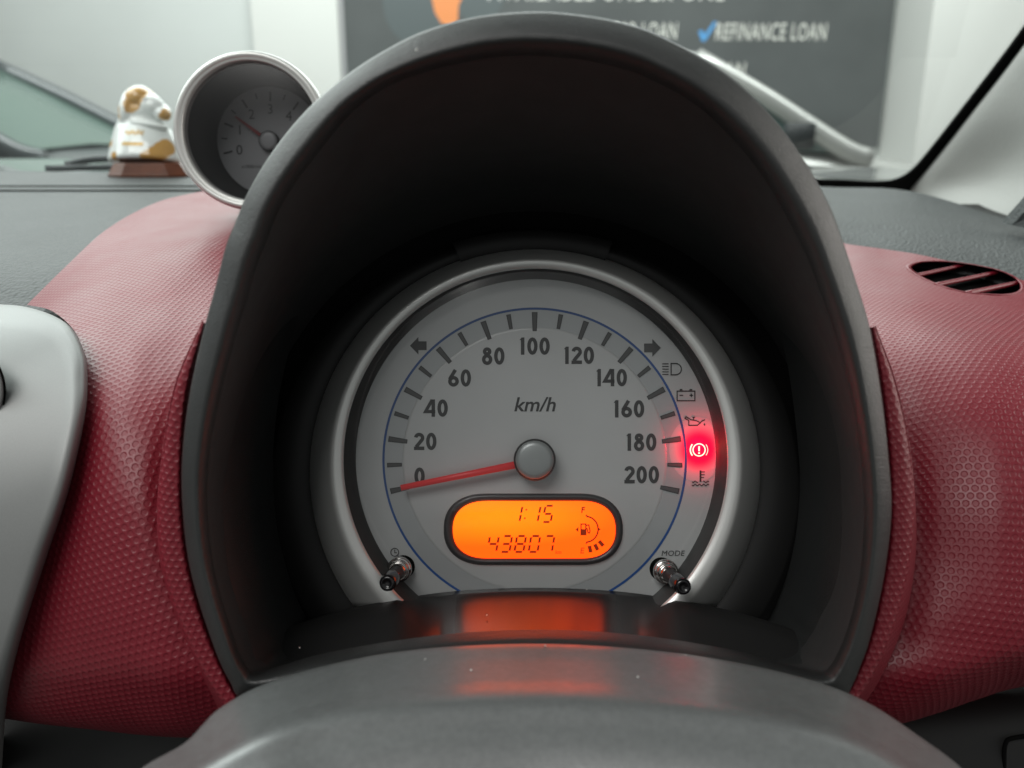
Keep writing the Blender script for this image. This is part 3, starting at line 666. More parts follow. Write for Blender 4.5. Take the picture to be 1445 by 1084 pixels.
hood = loft('instrument_hood', [outer_sect(.74, .085), outer_sect(.86, .045), outer_sect(.955, .014), outer_sect(.985, .0095), outer_sect(.997, .0062), sect(.02, .0046), sect(.06, .0036), sect(.30, .0016), sect(.46, .0005), sect(.54, .0003), sect(.62, .0008), sect(.72, .0026), sect(.80, .0050), sect(.87, .0085), sect(.93, .0135)], 'rim', dash, label='black arched hood around the speedometer')
ang = np.arctan2(HI[:, 1] - 660, HI[:, 0] - 755)
back = np.stack([755 + 398 * np.cos(ang), 692 + 392 * np.sin(ang)], 1); back[:, 1] = np.minimum(back[:, 1], 1010)
def tun(k):
    q0 = P(HO[:, 0] + (HI[:, 0] - HO[:, 0]) * .93, HO[:, 1] + (HI[:, 1] - HO[:, 1]) * .93, hd + .0135)
    q1 = P(back[:, 0], back[:, 1], .334)
    bulge = np.zeros_like(q0); return W(q0 + (q1 - q0) * k + bulge)
loft('tunnel', [tun(k) for k in (0, .05, .12, .3, .5, .7, .85, 1.0)], 'black', hood)

# ------------------------------------------------------------------ speedometer
D = .320; SC = D / F; HX, HY = 754.5, 649.0
sp = empty('speedometer', at(756, 905, D), 'round grey speedometer with silver bezel and orange display inside the black hood', 'speedometer')
def circ(cx, cy, rx, d, n=160, ry=None):
    t = np.linspace(0, 2*math.pi, n, endpoint=False); ry = ry or rx
    return at(cx + rx*np.cos(t), cy + ry*np.sin(t), d)
def cut_circ(cx, cy, r, d, ylim, n=150):
    a = math.asin(min(1.0, max(-1.0, (ylim - cy) / r))); tt_ = np.linspace(math.pi - a, 2*math.pi + a, n)
    return at(cx + r*np.cos(tt_), cy + r*np.sin(tt_), d)
def disc(name, rings, m, parent, **kw): return loft(name, rings, m, parent, cap=('end',), **kw)
# housing plate behind the bezel, with raised tab at the top
loft('housing', [circ(755, 692, 440, .3345, ry=440), circ(755, 692, 388, .332, ry=374), circ(755, 688, 374, .3215, ry=354), circ(755, 686, 370, .3205, ry=350), circ(755, 668, 325, .3195), circ(755, 667, 312, .322)], 'dark', sp)
ta = np.radians(np.linspace(-108, -73, 24))
def tabr(rx, ry, d, cy=688): return at(755 + rx*np.cos(ta), cy + ry*np.sin(ta), d)
loft('housing_tab', [tabr(378, 365, .330), tabr(377, 364, .3185), tabr(374, 361, .3175), tabr(340, 336, .3172), tabr(336, 332, .3185), tabr(334, 330, .326)], 'dark', sp, closed=False)
disc('dial_face', [circ(756, 648, 262, D), circ(756, 648, 130, D), circ(756, 648, 2, D)], 'dial', sp)
loft('shroud_ring', [cut_circ(756, 648, 254, D - .0003, 856), cut_circ(756, 648.2, 255, D - .002, 856), cut_circ(755.8, 649, 262, D - .007, 856), cut_circ(755.6, 650, 270.5, D - .0124, 856)], 'black', sp, closed=False)
brs = [cut_circ(a, b, c, d, 856) for a, b, c, d in ((755.6, 650, 270.6, D - .0118), (755.6, 650, 271.2, D - .0134), (755.7, 650.5, 273.5, D - .0143), (755.9, 652.5, 281, D - .0149), (756, 655, 288, D - .0150), (756, 656.5, 290.5, D - .0146), (756, 657.5, 293, D - .0136), (755.5, 661, 301, D - .0102), (755, 664.5, 311, D - .0048), (755, 667.5, 318.5, D + .0015), (755, 668, 320, D + .006))]
bf = [tuple(a) for a in grid_faces(len(brs), 150)] + [tuple(k*150 for k in range(len(brs))), tuple(k*150 + 149 for k in range(len(brs)))[::-1]]
mk('bezel_ring', np.concatenate(brs), bf, 'bezel', sp)
def dpt(v, h): return at(v[:, 0], v[:, 1], D - h)
def dprint(name, shape, m, parent, h=.0002, flat=True, **kw):
    v, f = shape; return mk(name, dpt(np.asarray(v, float), h), f, m, parent, smooth=False, **kw)
# raised inner disc and the darker band between it and the blue line
t = np.linspace(0, 2*math.pi, 161)[:-1]
def dring(r, h, n=160): return dpt(np.stack([HX + r*np.cos(t), HY + r*np.sin(t)], 1), h)
loft('scale_band', [dring(212, .00012), dring(186, .00012)], 'dial_band', sp)
disc('inner_disc', [dring(187, .00005), dring(186, .00022), dring(183, .00028), dring(100, .00028), dring(1.5, .00028)], 'dial', sp)
loft('blue_line', [dring(215.0, .0002), dring(211.8, .0002)], 'blue', sp)
HT = .0010
for i in range(21):
    a = math.radians(192.3 - i * 10.23); major = i % 2 == 0
    ro_, ri_, wo, wi = (208.5, 181.5, 8.2, 6.0) if major else (208.5, 187.5, 6.6, 5.2)
    dx, dy = math.cos(a), -math.sin(a); nx, ny = -dy, dx
    q = [(HX + dx*r + nx*w/2*s, HY + dy*r + ny*w/2*s) for r, w, s in ((ro_, wo, 1), (ro_, wo, -1), (ri_, wi, -1), (ri_, wi, 1))]
    q2 = [(HX + dx*r + nx*w/2*s, HY + dy*r + ny*w/2*s) for r, w, s in ((ro_ - 1.3, wo - 2.6, 1), (ro_ - 1.3, wo - 2.6, -1), (ri_ + 1.2, wi - 2.4, -1), (ri_ + 1.2, wi - 2.4, 1))]
    tk = dprint('tick_mark', poly2(q), 'print', sp, .00040)
    dprint('tick_fill', poly2(q2), 'tick', tk, .00048)
NUM = {'0': (592, 672), '20': (600, 623), '40': (615.5, 576), '60': (648.5, 533.5), '80': (696, 502.5), '100': (753.5, 488.5), '120': (816, 501.5), '140': (862, 533), '160': (886.5, 577), '180': (904, 624), '200': (905.5, 670)}
for s, (x, y) in NUM.items():
    hh = 24.5
    v, f = number2(s, hh, 5.0); dprint('numeral', (v + [x, y], f), 'print', sp, .00045)
v, f = text2('km/h', 20.5, shear=0.22, bold=0.016, width=1.04); dprint('unit_lettering', (v + [755, 570], f), 'print', sp, .00045)
# indicator arrows and warning symbols on the outer ring of the dial
def sym(name, shapes, x, y, m='print', w=None, h=.0003): v, f = merge(shapes); return dprint(name, (v + [x, y], f), m, sp, h)
AR = [(-12, 0), (0, -12.5), (0, -6.2), (11.5, -6.2), (11.5, 6.2), (0, 6.2), (0, 12.5)]
sym('turn_arrow', [poly2(AR)], 590.5, 488)
sym('turn_arrow', [poly2([(-x, y) for x, y in AR][::-1])], 920.5, 491, 'tick')
hb = [stroke([(-14, k), (-5, k)], 1.3) for k in (-7.5, -3.8, 0, 3.8, 7.5)] + [stroke(np.concatenate([[(-1.5, 8)], [(-1.5, -8)], arc(5, 0, 8, 8, 90, -90, 12)]), 1.5, True)]
sym('headlamp_symbol', hb, 948.5, 521)
bat = [stroke([(-12.5, -6), (12.5, -6), (12.5, 7.5), (-12.5, 7.5)], 1.5, True), stroke([(-9, 0), (-4, 0)], 1.4), stroke([(5, 0), (10, 0)], 1.4), stroke([(7.5, -2.5), (7.5, 2.5)], 1.4), stroke([(-9, -8), (-5, -8)], 1.8), stroke([(5, -8), (9, -8)], 1.8)]
sym('battery_symbol', bat, 968, 558)
oil = [stroke([(-9, -2), (-9, 5.5), (3, 5.5), (10, -1), (14, -2.5)], 1.5), stroke([(-9, -1.5), (-14.5, -4.5), (-13, -7), (-6, -2.5), (2, -1), (6, 1)], 1.5), stroke([(-4, -6), (0, -6)], 1.4), stroke([(-2, -6), (-2, -2)], 1.4), poly2([(13, 2), (14.6, 5), (13, 6), (11.6, 5)])]
sym('oil_symbol', oil, 981, 595)
tmp = [stroke([(0, -11), (0, 5)], 2.6), stroke([(0, -9), (6, -9)], 1.3), stroke([(0, -5), (6, -5)], 1.3), stroke([(0, -1), (5, -1)], 1.3)]
wx = np.linspace(-12, 12, 24); tmp += [stroke(np.stack([wx, 9.5 + 1.2*np.sin(wx*1.05)], 1), 1.4), stroke(np.stack([wx[:9], 5 + 1.2*np.sin(wx[:9]*1.05)], 1), 1.3), stroke(np.stack([wx[15:], 5 + 1.2*np.sin(wx[15:]*1.05)], 1), 1.3)]
sym('temperature_symbol', tmp, 988.5, 675)
clk = [stroke(arc(0, 0, 5.6, 5.6, 0, 345, 20), 1.2, True), stroke([(0, -3.8), (0, 0.6), (3.2, 0.6)], 1.1)]
sym('clock_symbol', clk, 557, 779.5)
v, f = text2('MODE', 7.8, shear=0.15, bold=0.0, spacing=1.05, width=1.05); dprint('mode_lettering', (v + [950, 780.5], f), 'print', sp, .0003)
# lit brake warning: halo painted as emission and colour on the dial, symbol, spill spot
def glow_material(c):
    m, nt, b = new_mat('painted_warning_halo'); N, L = nt.nodes, nt.links
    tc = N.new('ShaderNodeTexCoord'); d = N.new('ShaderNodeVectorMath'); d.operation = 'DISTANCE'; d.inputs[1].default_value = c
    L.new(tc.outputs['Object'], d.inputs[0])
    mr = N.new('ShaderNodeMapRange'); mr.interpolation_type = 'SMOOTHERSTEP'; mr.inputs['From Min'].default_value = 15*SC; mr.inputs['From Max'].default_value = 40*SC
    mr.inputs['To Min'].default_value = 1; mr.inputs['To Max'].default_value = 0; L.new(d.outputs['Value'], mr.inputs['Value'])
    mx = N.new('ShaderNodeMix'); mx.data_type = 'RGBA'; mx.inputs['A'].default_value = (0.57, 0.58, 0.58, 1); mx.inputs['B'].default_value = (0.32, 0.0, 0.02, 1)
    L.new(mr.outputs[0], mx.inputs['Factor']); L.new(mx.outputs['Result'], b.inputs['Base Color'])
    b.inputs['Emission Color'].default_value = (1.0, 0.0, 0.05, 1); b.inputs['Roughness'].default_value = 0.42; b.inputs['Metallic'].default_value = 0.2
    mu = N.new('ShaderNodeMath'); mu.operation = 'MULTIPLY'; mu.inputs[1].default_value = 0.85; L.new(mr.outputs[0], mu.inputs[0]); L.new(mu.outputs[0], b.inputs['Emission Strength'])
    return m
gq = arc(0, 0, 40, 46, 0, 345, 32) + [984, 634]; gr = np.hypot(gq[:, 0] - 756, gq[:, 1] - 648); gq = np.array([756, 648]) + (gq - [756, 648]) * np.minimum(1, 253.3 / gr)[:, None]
wl = dprint('warning_halo', poly2(gq), glow_material(at(986, 634, D) - ORI[sp.name]), sp, .00016)  # painted glow patch, fading from red into the dial colour
brk = [stroke(arc(0, 0, 8.6, 8.6, 0, 345, 28), 1.6, True), stroke([(0, -5.2), (0, 1.8)], 2.2), poly2([(-1.2, 3.4), (1.2, 3.4), (1.2, 5.6), (-1.2, 5.6)]), stroke(arc(0, 0, 12.3, 12.3, 140, 220, 12), 1.9), stroke(arc(0, 0, 12.3, 12.3, 38, -38, 12), 0.8)]
v, f = merge(brk); dprint('brake_symbol', (v + [986.5, 635], f), 'lamp', wl, .00045)
pl = bpy.data.lights.new('warning_glow', 'SPOT'); pl.energy = 0.013; pl.color = (1.0, 0.0, 0.035); pl.shadow_soft_size = 0.0015
pl.spot_size = math.radians(164); pl.spot_blend = 0.5
po = bpy.data.objects.new('warning_glow', pl); COL.objects.link(po); po.parent = wl; po.location = at(994, 633, D - .0065) - ORI[sp.name]
po.rotation_euler = (math.radians(90) - PITCH, 0, 0)

# display
def stadium(x0, x1, y0, y1, n=24, sq=2.35):
    cx, cy, a, b = (x0+x1)/2, (y0+y1)/2, (x1-x0)/2, (y1-y0)/2; R = b
    t = np.linspace(-90, 90, n); c, s = np.cos(np.radians(t)), np.sin(np.radians(t))
    c, s = np.sign(c)*np.abs(c)**(2/sq), np.sign(s)*np.abs(s)**(2/sq); R2 = R*1.22
    right = np.stack([cx + a - R2 + R2*c, cy + b*s], 1); left = np.stack([cx - a + R2 - R2*c[::-1], cy + b*s[::-1]], 1)
    return np.concatenate([right, left])
so, s1, s2, si = stadium(626, 879, 696.5, 797.5), stadium(628, 877, 698.5, 795.5), stadium(632, 873, 702, 792.5), stadium(639, 868.5, 707, 788)
lf = loft('display_frame', [dpt(so, .0007), dpt(s1, .0019), dpt(s2, .0022), dpt(si, .0012), dpt(si, .0009)], 'lcd_frame', sp)
lcd = mk('display_screen', dpt(stadium(638, 869.5, 706, 789), .00095), [tuple(range(48))], 'lcd', lf, smooth=False)
LQ = 5.352
def lp(u, v): return 620 + u / LQ, 690 + v / LQ
def lcdp(name, shape, m='lcd_ink', parent=lf):
    v, f = shape; v = np.asarray(v, float); q = np.stack(lp(v[:, 0], v[:, 1]), 1); return mk(name, dpt(q, .00108), f, m, parent, smooth=False)
for ch, x, y in (('1', 530, 128), ('1', 667, 128), ('5', 778, 128)):
    lcdp('display_digit', seven(ch, x, y, 62 if ch == '5' else 74, 122, 15, .20))
lcdp('display_colon', merge([poly2([(652, 151), (664, 151), (662, 163), (650, 163)]), poly2([(640, 216), (652, 216), (650, 228), (638, 228)])]))
for ch, x in (('4', 362), ('3', 462), ('8', 567), ('0', 674), ('7', 782)):
    lcdp('display_digit', seven(ch, x, 356, 67, 120, 16, .17))
v, f = text2('km', 28, shear=0.15, bold=0.025); lcdp('display_unit', (v + [899, 476], f), 'lcd_faint')
v, f = text2('F', 44, shear=0.12, bold=0.035); lcdp('fuel_letter', (v + [1086, 157], f))
v, f = text2('E', 44, shear=0.12, bold=0.035); lcdp('fuel_letter', (v + [1080, 464], f), 'lcd_faint')
lcdp('fuel_arc', merge([stroke(np.concatenate([[(1108, 196)], arc(1106, 305, 93, 97, 84, -84, 26), [(1108, 414)]]), 11.5), poly2([(1193, 305), (1206, 296), (1219, 305), (1206, 314)])]))
lcdp('fuel_pump_symbol', merge([stroke([(1070, 266), (1106, 266), (1106, 346), (1070, 346)], 9.5, True), poly2([(1070, 304), (1106, 304), (1106, 346), (1070, 346)]), stroke([(1110, 276), (1128, 272), (1138, 318), (1132, 334), (1122, 330), (1116, 300), (1108, 300)], 9)]))
lcdp('fuel_side_arrow', poly2([(1028, 307), (1050, 288), (1050, 326)]))
for (x, y), a in (((1138, 455), -8), ((1185, 440), -24), ((1222, 412), -38)):
    c, s = math.cos(math.radians(a)), math.sin(math.radians(a)); q = [(-15, -25), (13, -25), (15, 25), (-13, 25)]
    lcdp('fuel_bar', poly2([(x + u*c - w*s, y + u*s + w*c) for u, w in q]))

# needle and hub
ndv = np.array([-155.0 - 34, 38.0]);
def needle():
    tip, root = np.array([565.5, 688.5]), np.array([742.0, 653.0]); d = (root - tip) / np.linalg.norm(root - tip); n = np.array([-d[1], d[0]])
    secs = []
    for k, w in ((0, 8.2), (.5, 9.2), (1, 11.0)):
        c = tip + (root - tip) * k
        secs.append(np.array([at(*(c - n*w/2), D - .0050), at(*(c - n*w*.46), D - .0066), at(*(c - n*w*.10), D - .0070), at(*(c + n*w*.10), D - .0070), at(*(c + n*w*.46), D - .0066), at(*(c + n*w/2), D - .0050)]))
    return loft('needle', secs, 'needle', sp, cap=('start', 'end'))
needle()
def hubr(r, h): return dpt(np.stack([HX + r*np.cos(t), HY + r*np.sin(t)], 1), h)
disc('needle_hub', [hubr(27, .0008), hubr(28.5, .0042), hubr(29.8, .0052), hubr(29.6, .0076), hubr(28.6, .0088), hubr(26.8, .0092)], 'dark', sp)
disc('hub_cap', [hubr(27.2, .0085), hubr(27.0, .0094), hubr(26.0, .0099), hubr(20, .0103), hubr(10, .0105), hubr(1, .01055)], 'hub', sp)
# push buttons that come through the dial
def button(hole, tip, name, label):
    a, b = at(*hole, D - .0002), at(*tip, D - .030); ax = b - a; L = np.linalg.norm(ax); ax /= L
    u = np.cross(ax, [0, 0, 1]); u /= np.linalg.norm(u); w = np.cross(u, ax); tt = np.linspace(0, 2*math.pi, 28, endpoint=False)
    def rr(r, k): return a + ax * k * L + 1.28 * r * SC * (np.cos(tt)[:, None]*u + np.sin(tt)[:, None]*w)
    st = loft(name, [rr(7.2, .0), rr(7.2, .62), rr(6.8, .64)], 'dark', sp, label=label)
    hc = dpt(np.stack([hole[0] + 16.5*np.cos(tt) + (3 if hole[0] < 700 else -3), hole[1] + 16.5*np.sin(tt) - 1], 1), .00015)
    mk('button_hole', hc, [tuple(range(28))], 'void', st)
    loft('collar', [rr(13.5, .10), rr(13.6, .14), rr(12.6, .17), rr(11.4, .165), rr(11.2, .21), rr(10.2, .235), rr(9.2, .235), rr(8.8, .19), rr(8.4, .30), rr(7.2, .31)], 'chrome', st)
    loft('button_cap', [rr(7.0, .62), rr(8.6, .66), rr(8.9, .74), rr(8.8, .92), rr(7.6, .985), rr(4.8, 1.0), rr(4.2, .985), rr(1, .985)], 'gloss_black', st, cap=('end',))
button((566, 801), (546, 824), 'clock_button', 'black clock setting button with chrome collar')
button((936, 804), (965, 829), 'mode_button', 'black mode button with chrome collar')
# clear cover, slightly domed
def cover_ring(r, n=160):
    t_ = np.linspace(0, 2*math.pi, n, endpoint=False); y = 649 + r*np.sin(t_)
    off = .0116 - .0098 * np.clip((y - 383) / 520, 0, 1) + .0062 * (1 - (r / 266)**2)
    return at(755.8 + r*np.cos(t_), y, D - off)
loft('clear_cover', [cover_ring(r) for r in (266, 250, 225, 200, 165, 130, 95, 60, 30, 3)], 'lens', sp)
# shelf in front of the dial that mirrors the display
bk = curve([(330,925),(400,890),(470,866),(545,848.5),(640,834.5),(757,829.5),(875,835),(965,848.5),(1045,867),(1115,890),(1185,925)], 90)
shelf = []; side = np.interp(np.abs(bk[:, 0] - 757), [0, 128, 192, 500], [0, 0, 1, 1]); side = side*side*(3 - 2*side)
kk = np.linspace(0, .046, 30); slope = np.interp(kk, [0, .004, .010, .017, .046], [36, 33, 28, 23, 21]); dz_ = np.concatenate([[0], np.cumsum(np.diff(kk) * np.tan(np.radians(slope[1:])))])
ds_ = np.interp(kk, [0, .006, .013, .017, .022, .032, .046], [0, -.0016, -.0030, -.0030, -.0010, .006, .016])
for k, dz1, dz2 in zip(kk, dz_, ds_):
    q = P(bk[:, 0], bk[:, 1], D - .0006); q[:, 1] -= k; q[:, 2] -= dz1 * (1 - side) + dz2 * side; shelf.append(W(q))
q = P(bk[:, 0], bk[:, 1], D - .0006); q[:, 2] -= .03; shelf.insert(0, W(q))
def shelf_material():
    m, nt, b = new_mat('shelf_plastic'); N, L = nt.nodes, nt.links
    b.inputs['Base Color'].default_value = (0.015, 0.015, 0.015, 1)
    tc = N.new('ShaderNodeTexCoord'); sx = N.new('ShaderNodeSeparateXYZ'); L.new(tc.outputs['Object'], sx.inputs[0])
    x0 = at(757, 850, D)[0] - ORI[sp.name][0]
    sb = N.new('ShaderNodeMath'); sb.operation = 'SUBTRACT'; sb.inputs[1].default_value = x0; L.new(sx.outputs[0], sb.inputs[0])
    ab = N.new('ShaderNodeMath'); ab.operation = 'ABSOLUTE'; L.new(sb.outputs[0], ab.inputs[0])
    mr = N.new('ShaderNodeMapRange'); mr.interpolation_type = 'SMOOTHSTEP'; mr.inputs['From Min'].default_value = 105*SC; mr.inputs['From Max'].default_value = 160*SC
    mr.inputs['To Min'].default_value = 1; mr.inputs['To Max'].default_value = 0; L.new(ab.outputs[0], mr.inputs['Value']); L.new(mr.outputs[0], b.inputs['Coat Weight'])
    ro = N.new('ShaderNodeMapRange'); ro.inputs['To Min'].default_value = .58; ro.inputs['To Max'].default_value = .26; L.new(mr.outputs[0], ro.inputs['Value']); L.new(ro.outputs[0], b.inputs['Roughness'])
    sl = N.new('ShaderNodeMapRange'); sl.inputs['To Min'].default_value = .3; sl.inputs['To Max'].default_value = 1.0; L.new(mr.outputs[0], sl.inputs['Value']); L.new(sl.outputs[0], b.inputs['Specular IOR Level'])
    b.inputs['Coat Roughness'].default_value = 0.16
    return m
loft('front_shelf', shelf, shelf_material(), sp, closed=False)

# ================================================================== TACHOMETER POD
tc_ = empty('tachometer_pod', at(352, 300, .43), 'small round silver rimmed tachometer pod on top of the dashboard', 'tachometer')
TC = P(353, 185, .42); ax = np.array([(720 - CX) / F, 1.0, (CY - 380) / F]); ax /= np.linalg.norm(ax)
tu = np.array([1.0, 0, 0]) - ax * ax[0]; tu /= np.linalg.norm(tu); tv = np.cross(tu, ax)
if tv[2] < 0: tv = -tv
def tp(x, y, h): return W(TC + np.asarray(x)[..., None]*tu + np.asarray(y)[..., None]*tv - np.asarray(h, float)[..., None]*ax) if np.ndim(x) else W(TC + x*tu + y*tv - h*ax)
ttt = np.linspace(0, 2*math.pi, 96, endpoint=False)
def tring(r, h): return tp(r*np.cos(ttt)*.001, r*np.sin(ttt)*.001, np.full(96, h*.001))
loft('silver_rim', [tring(33.0, -6), tring(33.6, -1.0), tring(34.2, .4), tring(34.6, .0), tring(35.2, .9), tring(36.6, 1.4), tring(37.8, .6), tring(38.4, -1.5), tring(38.6, -5), tring(38.3, -9)], 'pod_rim', tc_)
loft('pod_shell', [tring(38.2, -8), tring(38.0, -14), tring(36, -30), tring(31, -46), tring(20, -58), tring(3, -62)], 'pod_rim', tc_, cap=('end',))
loft('inner_wall', [tring(33.4, -3), tring(32.5, -12), tring(30.8, -13), tring(29.6, -34), tring(28.2, -35)], 'black', tc_)
dk = loft('dial_face', [tring(29, -35.2), tring(10, -35.2), tring(.5, -35.2)], 'dial', tc_, cap=('end',))
def tprint(name, shape, m, h=-35.0):
    v, f = shape; v = np.asarray(v, float); return mk(name, tp(v[:, 0]*.001, -v[:, 1]*.001, np.full(len(v), h*.001)), f, m, tc_, smooth=False)
S7 = .455 / F * 1000   # mm per photo pixel on this dial
for i in range(0, 13):
    a = math.radians(194 - 17.75 * i); major = i % 2 == 0; r1, r0 = 68*S7, (55 if major else 60)*S7; d = np.array([math.cos(a), -math.sin(a)])
    tprint('tick_mark', stroke([d*r0, d*r1], (2.6 if major else 1.9)*S7), 'print')
for i in range(7):
    a = math.radians(194 - 35.5 * i); v, f = text2(str(i), 14*S7, bold=0.0); tprint('numeral', (v + np.array([math.cos(a), -math.sin(a)])*45*S7, f), 'print')
v, f = text2('x1000r/min', 5*S7); tprint('unit_lettering', (v + [-26*S7, 34*S7], f), 'tick')
a = math.radians(144); d = np.array([math.cos(a), -math.sin(a)]); n = np.array([-d[1], d[0]])
tprint('needle', poly2([d*8*S7 + n*2.6*S7, d*56*S7 + n*1.4*S7, d*56*S7 - n*1.4*S7, d*8*S7 - n*2.6*S7]), 'tach_needle', -32.0)
loft('needle_hub', [tring(5.2, -35), tring(5.2, -32), tring(4.8, -31.6)], 'dark', tc_)
loft('hub_cap', [tring(4.8, -31.7), tring(4.6, -31.3), tring(3, -31.1), tring(.3, -31.05)], 'dial', tc_, cap=('end',))
loft('smoked_cover', [tring(33.2, -2.5), tring(20, -1.2), tring(.4, -.8)], 'smoke', tc_)

# ================================================================== STEERING COLUMN COVER
rear = [(150,1330,.196),(162,1180,.200),(190,1095,.205),(262,1048,.213),(314,998,.221),(400,957,.228),(560,921,.236),(757,909.5,.240),(950,922,.237),(1100,949,.231),(1205,983,.225),(1290,1035,.217),(1370,1100,.208),(1400,1185,.203),(1412,1330,.198)]
ridge = [(170,1370,.172),(182,1215,.174),(205,1130,.178),(285,1085,.184),(370,1040,.190),(460,1012,.196),(595,993,.200),(757,986,.202),(925,993,.200),(1065,1010,.196),(1165,1035,.191),(1255,1075,.185),(1330,1130,.178),(1352,1215,.174),(1364,1370,.172)]
rear, ridge = np.array(rear, float), np.array(ridge, float)
def shift(a, dy, dd): b = a.copy(); b[:, 1] += dy; b[:, 2] += dd; return b
mid = .5 * (rear + ridge)
rows = [shift(rear, 60, .012), shift(rear, 8, .0035), rear, .7*rear + .3*ridge, .35*rear + .65*ridge, ridge, shift(ridge, 34, -.0055), shift(ridge, 95, -.0125), shift(ridge, 260, -.024)]
surf('steering_column_cover', np.array(rows), 'cover', step=.0015, label='smooth grey curved steering column cover below the speedometer', cat='column cover')

# ================================================================== FIGURINE
FD = .765
fg = empty('porcelain_figurine', at(205, 243, FD), 'white porcelain animal figurine with gold decoration on a wooden base', 'figurine')
u = FD / F            # metres per photo pixel at the figurine
def fpt(px, py, dz=0.0): return at(px, py, FD + dz)
def ellipsoid(c, r, tilt=0, n=14, k=20):
    """c pixel centre + depth offset, r radii in pixels (x, depth, z), tilt about the view axis in degrees"""
    V, Fc = [], []
    ct, s_ = math.cos(math.radians(tilt)), math.sin(math.radians(tilt))
    for i in range(n + 1):
        p = math.pi * i / n
        for j in range(k):
            q = 2*math.pi*j/k; x, y, z = r[0]*math.sin(p)*math.cos(q), r[1]*math.sin(p)*math.sin(q), r[2]*math.cos(p)
            V.append((x*ct - z*s_, y, x*s_ + z*ct))
    for i in range(n):
        for j in range(k): Fc.append((i*k + j, i*k + (j+1) % k, (i+1)*k + (j+1) % k, (i+1)*k + j))
    V = np.array(V) * u; ctr_ = P(c[0], c[1], FD + c[2]*u)
    return W(V + ctr_), Fc
sil = curve([(231,160,250),(228,155,253),(218,156,252),(206,158,250),(194,161,246),(184,163,241),(177,166,233),(171,168,231),(164,168,240),(156,168,241),(148,170,234),(140,173,226),(132,177,218),(126,183,210),(121.5,191,203)], 40)
tt = np.linspace(0, 2*math.pi, 32, endpoint=False); V = []
for y, x0, x1 in sil:
    w = (x1 - x0) / 2 * 1.04; V.append(W(P((x0 + x1) / 2, y, FD + 20*u) + np.stack([w*np.cos(tt), .66*w*np.sin(tt), 0*tt], 1) * u))
bodyv = np.concatenate(V); bodyfc = [tuple(a) for a in grid_faces(40, 32, True)] + [tuple(range(32))[::-1], tuple(range(39*32, 40*32))]
parts = [((214,149,3),(20,14,15),-25), ((230,161,3),(12,12,10),-20), ((180,154,6),(11,15,26),-8), ((196,138,5),(18,17,15)), ((208,177,2),(31,12,5.5),-8)]
sh = [(bodyv, bodyfc)] + [ellipsoid(p[0], p[1], p[2] if len(p) > 2 else 0) for p in parts]
v, f = merge(sh)
fm, nt, b = new_mat('porcelain'); N, L = nt.nodes, nt.links
b.inputs['Roughness'].default_value = 0.10; b.inputs['Coat Weight'].default_value = 0.6; b.inputs['Coat Roughness'].default_value = 0.03
tcn = N.new('ShaderNodeTexCoord'); ns = N.new('ShaderNodeTexNoise'); ns.inputs['Scale'].default_value = 90; L.new(tcn.outputs['Object'], ns.inputs['Vector'])
last = None
o_loc = np.asarray(fg.location)
for (px, py, dz, rad) in ((183,153,-10,8),(185,145,-10,12),(190,134,-8,15),(199,126,0,15),(209,124,6,11),(239,162,-6,12),(230,166,-8,8),(238,206,-2,13),(229,211,-8,14),(219,217,-11,13),(208,222,-13,10),(168,156,0,8),(168,164,0,7),(165,222,0,8),(160,204,6,6)):
    c = fpt(px, py, dz*u) - o_loc
    dn = N.new('ShaderNodeVectorMath'); dn.operation = 'DISTANCE'; dn.inputs[1].default_value = c; L.new(tcn.outputs['Object'], dn.inputs[0])
    ad = N.new('ShaderNodeMath'); ad.operation = 'MULTIPLY_ADD'; ad.inputs[1].default_value = 6*u; ad.inputs[2].default_value = -3*u; L.new(ns.outputs['Fac'], ad.inputs[0])
    sm = N.new('ShaderNodeMath'); sm.operation = 'ADD'; L.new(dn.outputs['Value'], sm.inputs[0]); L.new(ad.outputs[0], sm.inputs[1])
    lt = N.new('ShaderNodeMath'); lt.operation = 'LESS_THAN'; lt.inputs[1].default_value = rad*u; L.new(sm.outputs[0], lt.inputs[0])
    if last is None: last = lt
    else:
        mxn = N.new('ShaderNodeMath'); mxn.operation = 'MAXIMUM'; L.new(last.outputs[0], mxn.inputs[0]); L.new(lt.outputs[0], mxn.inputs[1]); last = mxn
mix = N.new('ShaderNodeMix'); mix.data_type = 'RGBA'; mix.inputs['A'].default_value = (0.78, 0.80, 0.79, 1); mix.inputs['B'].default_value = (0.56, 0.31, 0.09, 1)
L.new(last.outputs[0], mix.inputs['Factor']); L.new(mix.outputs['Result'], b.inputs['Base Color'])
bodyf = mk('body', v, f, fm, fg)
rm = bodyf.modifiers.new('Remesh', 'REMESH'); rm.mode = 'VOXEL'; rm.voxel_size = .0009; rm.use_smooth_shade = True
smo = bodyf.modifiers.new('Smooth', 'SMOOTH'); smo.iterations = 6; smo.factor = .5
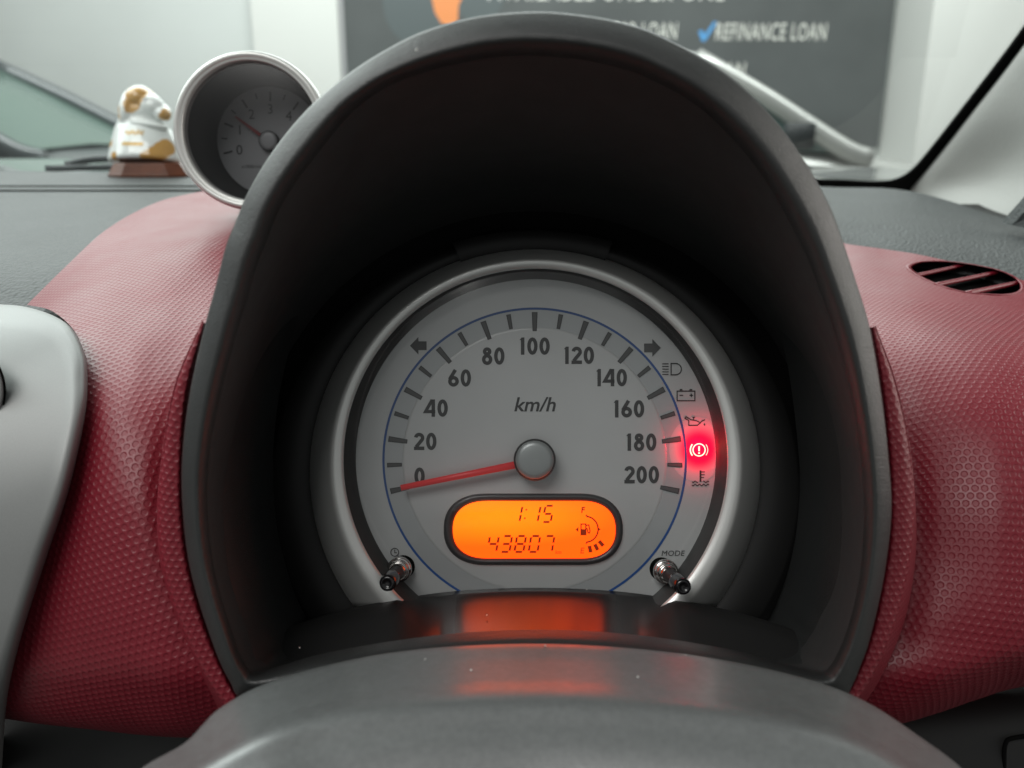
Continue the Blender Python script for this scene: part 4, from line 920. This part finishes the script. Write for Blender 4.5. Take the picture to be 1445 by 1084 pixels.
# eye and two faint lines of gold lettering (too small to read) laid on the front of the body
dgx = bpy.context.evaluated_depsgraph_get(); dgx.update()
from mathutils.bvhtree import BVHTree
bt_ = BVHTree.FromObject(bodyf, dgx)
def on_body(v2, lift=.0003):
    out = []
    for a, c in v2:
        tgt = at(a, c, FD); d = tgt - CAM; d /= np.linalg.norm(d)
        h = bt_.ray_cast(Vector(CAM - o_loc), Vector(d))
        p = (np.array(h[0]) + o_loc if h[0] is not None else tgt) - d * lift
        out.append(p)
    return np.array(out)
def body_print(name, shape, m): v, f = shape; mk(name, on_body(v), f, m, fg, smooth=False)
body_print('eye', merge([stroke([(201, 140), (205, 138), (209, 139)], 1.4), stroke([(203, 142), (207, 141)], 1.6)]), 'print')
x = np.linspace(177, 203, 40); body_print('lettering', stroke(np.stack([x, 187 + 2.3*np.sin(x*1.7) + 1.2*np.sin(x*.7)], 1), 1.3), 'gold')
x = np.linspace(172, 202, 44); body_print('lettering', stroke(np.stack([x, 202.5 + 1.2*np.sin(x*2.3) + .03*(x - 172)], 1), 2.0), 'gold')
# base
def bring(k, h):
    pts = [(-52, -26), (-30, -40), (34, -40), (56, -24), (56, 24), (36, 40), (-32, 40), (-52, 24)]
    o = np.array(at(207, 248, FD)); up = np.array([0, 0, 1.0])
    return np.array([o + np.array([a*k*u, (c*k*.62 + 14)*u, h*u]) for a, c in pts])
loft('wooden_base', [bring(1.02, -2), bring(1.04, 1), bring(1.0, 4), bring(.86, 16), bring(.84, 17.5), bring(.3, 17.8)], 'wood', fg, cap=('start', 'end'), smooth=False)

# ================================================================== DUST
specks = []
for (px, py, d, s) in ((588, 70, .2135, 1.6), (770, 911, .2385, 1.5), (665, 946, .221, 1.3), (552, 949, .226, 1.4), (628, 963, .215, 1.3), (687, 868, .3065, 1.0), (542, 864, .312, 1.0), (423, 914, .262, 1.1), (828, 832, .316, .9), (900, 955, .218, 1.2), (1012, 946, .23, 1.2), (1052, 953, .23, 1.2), (720, 930, .232, 1.0), (600, 930, .23, 1.0), (968, 924, .237, 1.0)):
    c = at(px, py, d - .0006); r = 1.7 * s * d / F
    q = rng.normal(size=(6, 3)) * .25 + np.array([(1,0,0),(-1,0,0),(0,1,0),(0,-1,0),(0,0,1),(0,0,-1)])
    specks.append((c + q * r * .8, [(0,2,4),(2,1,4),(1,3,4),(3,0,4),(2,0,5),(1,2,5),(3,1,5),(0,3,5)]))
v, f = merge(specks); mk('dust', v, f, 'dust', kind='stuff', label='pale dust specks on the black plastic', cat='dust', smooth=False)
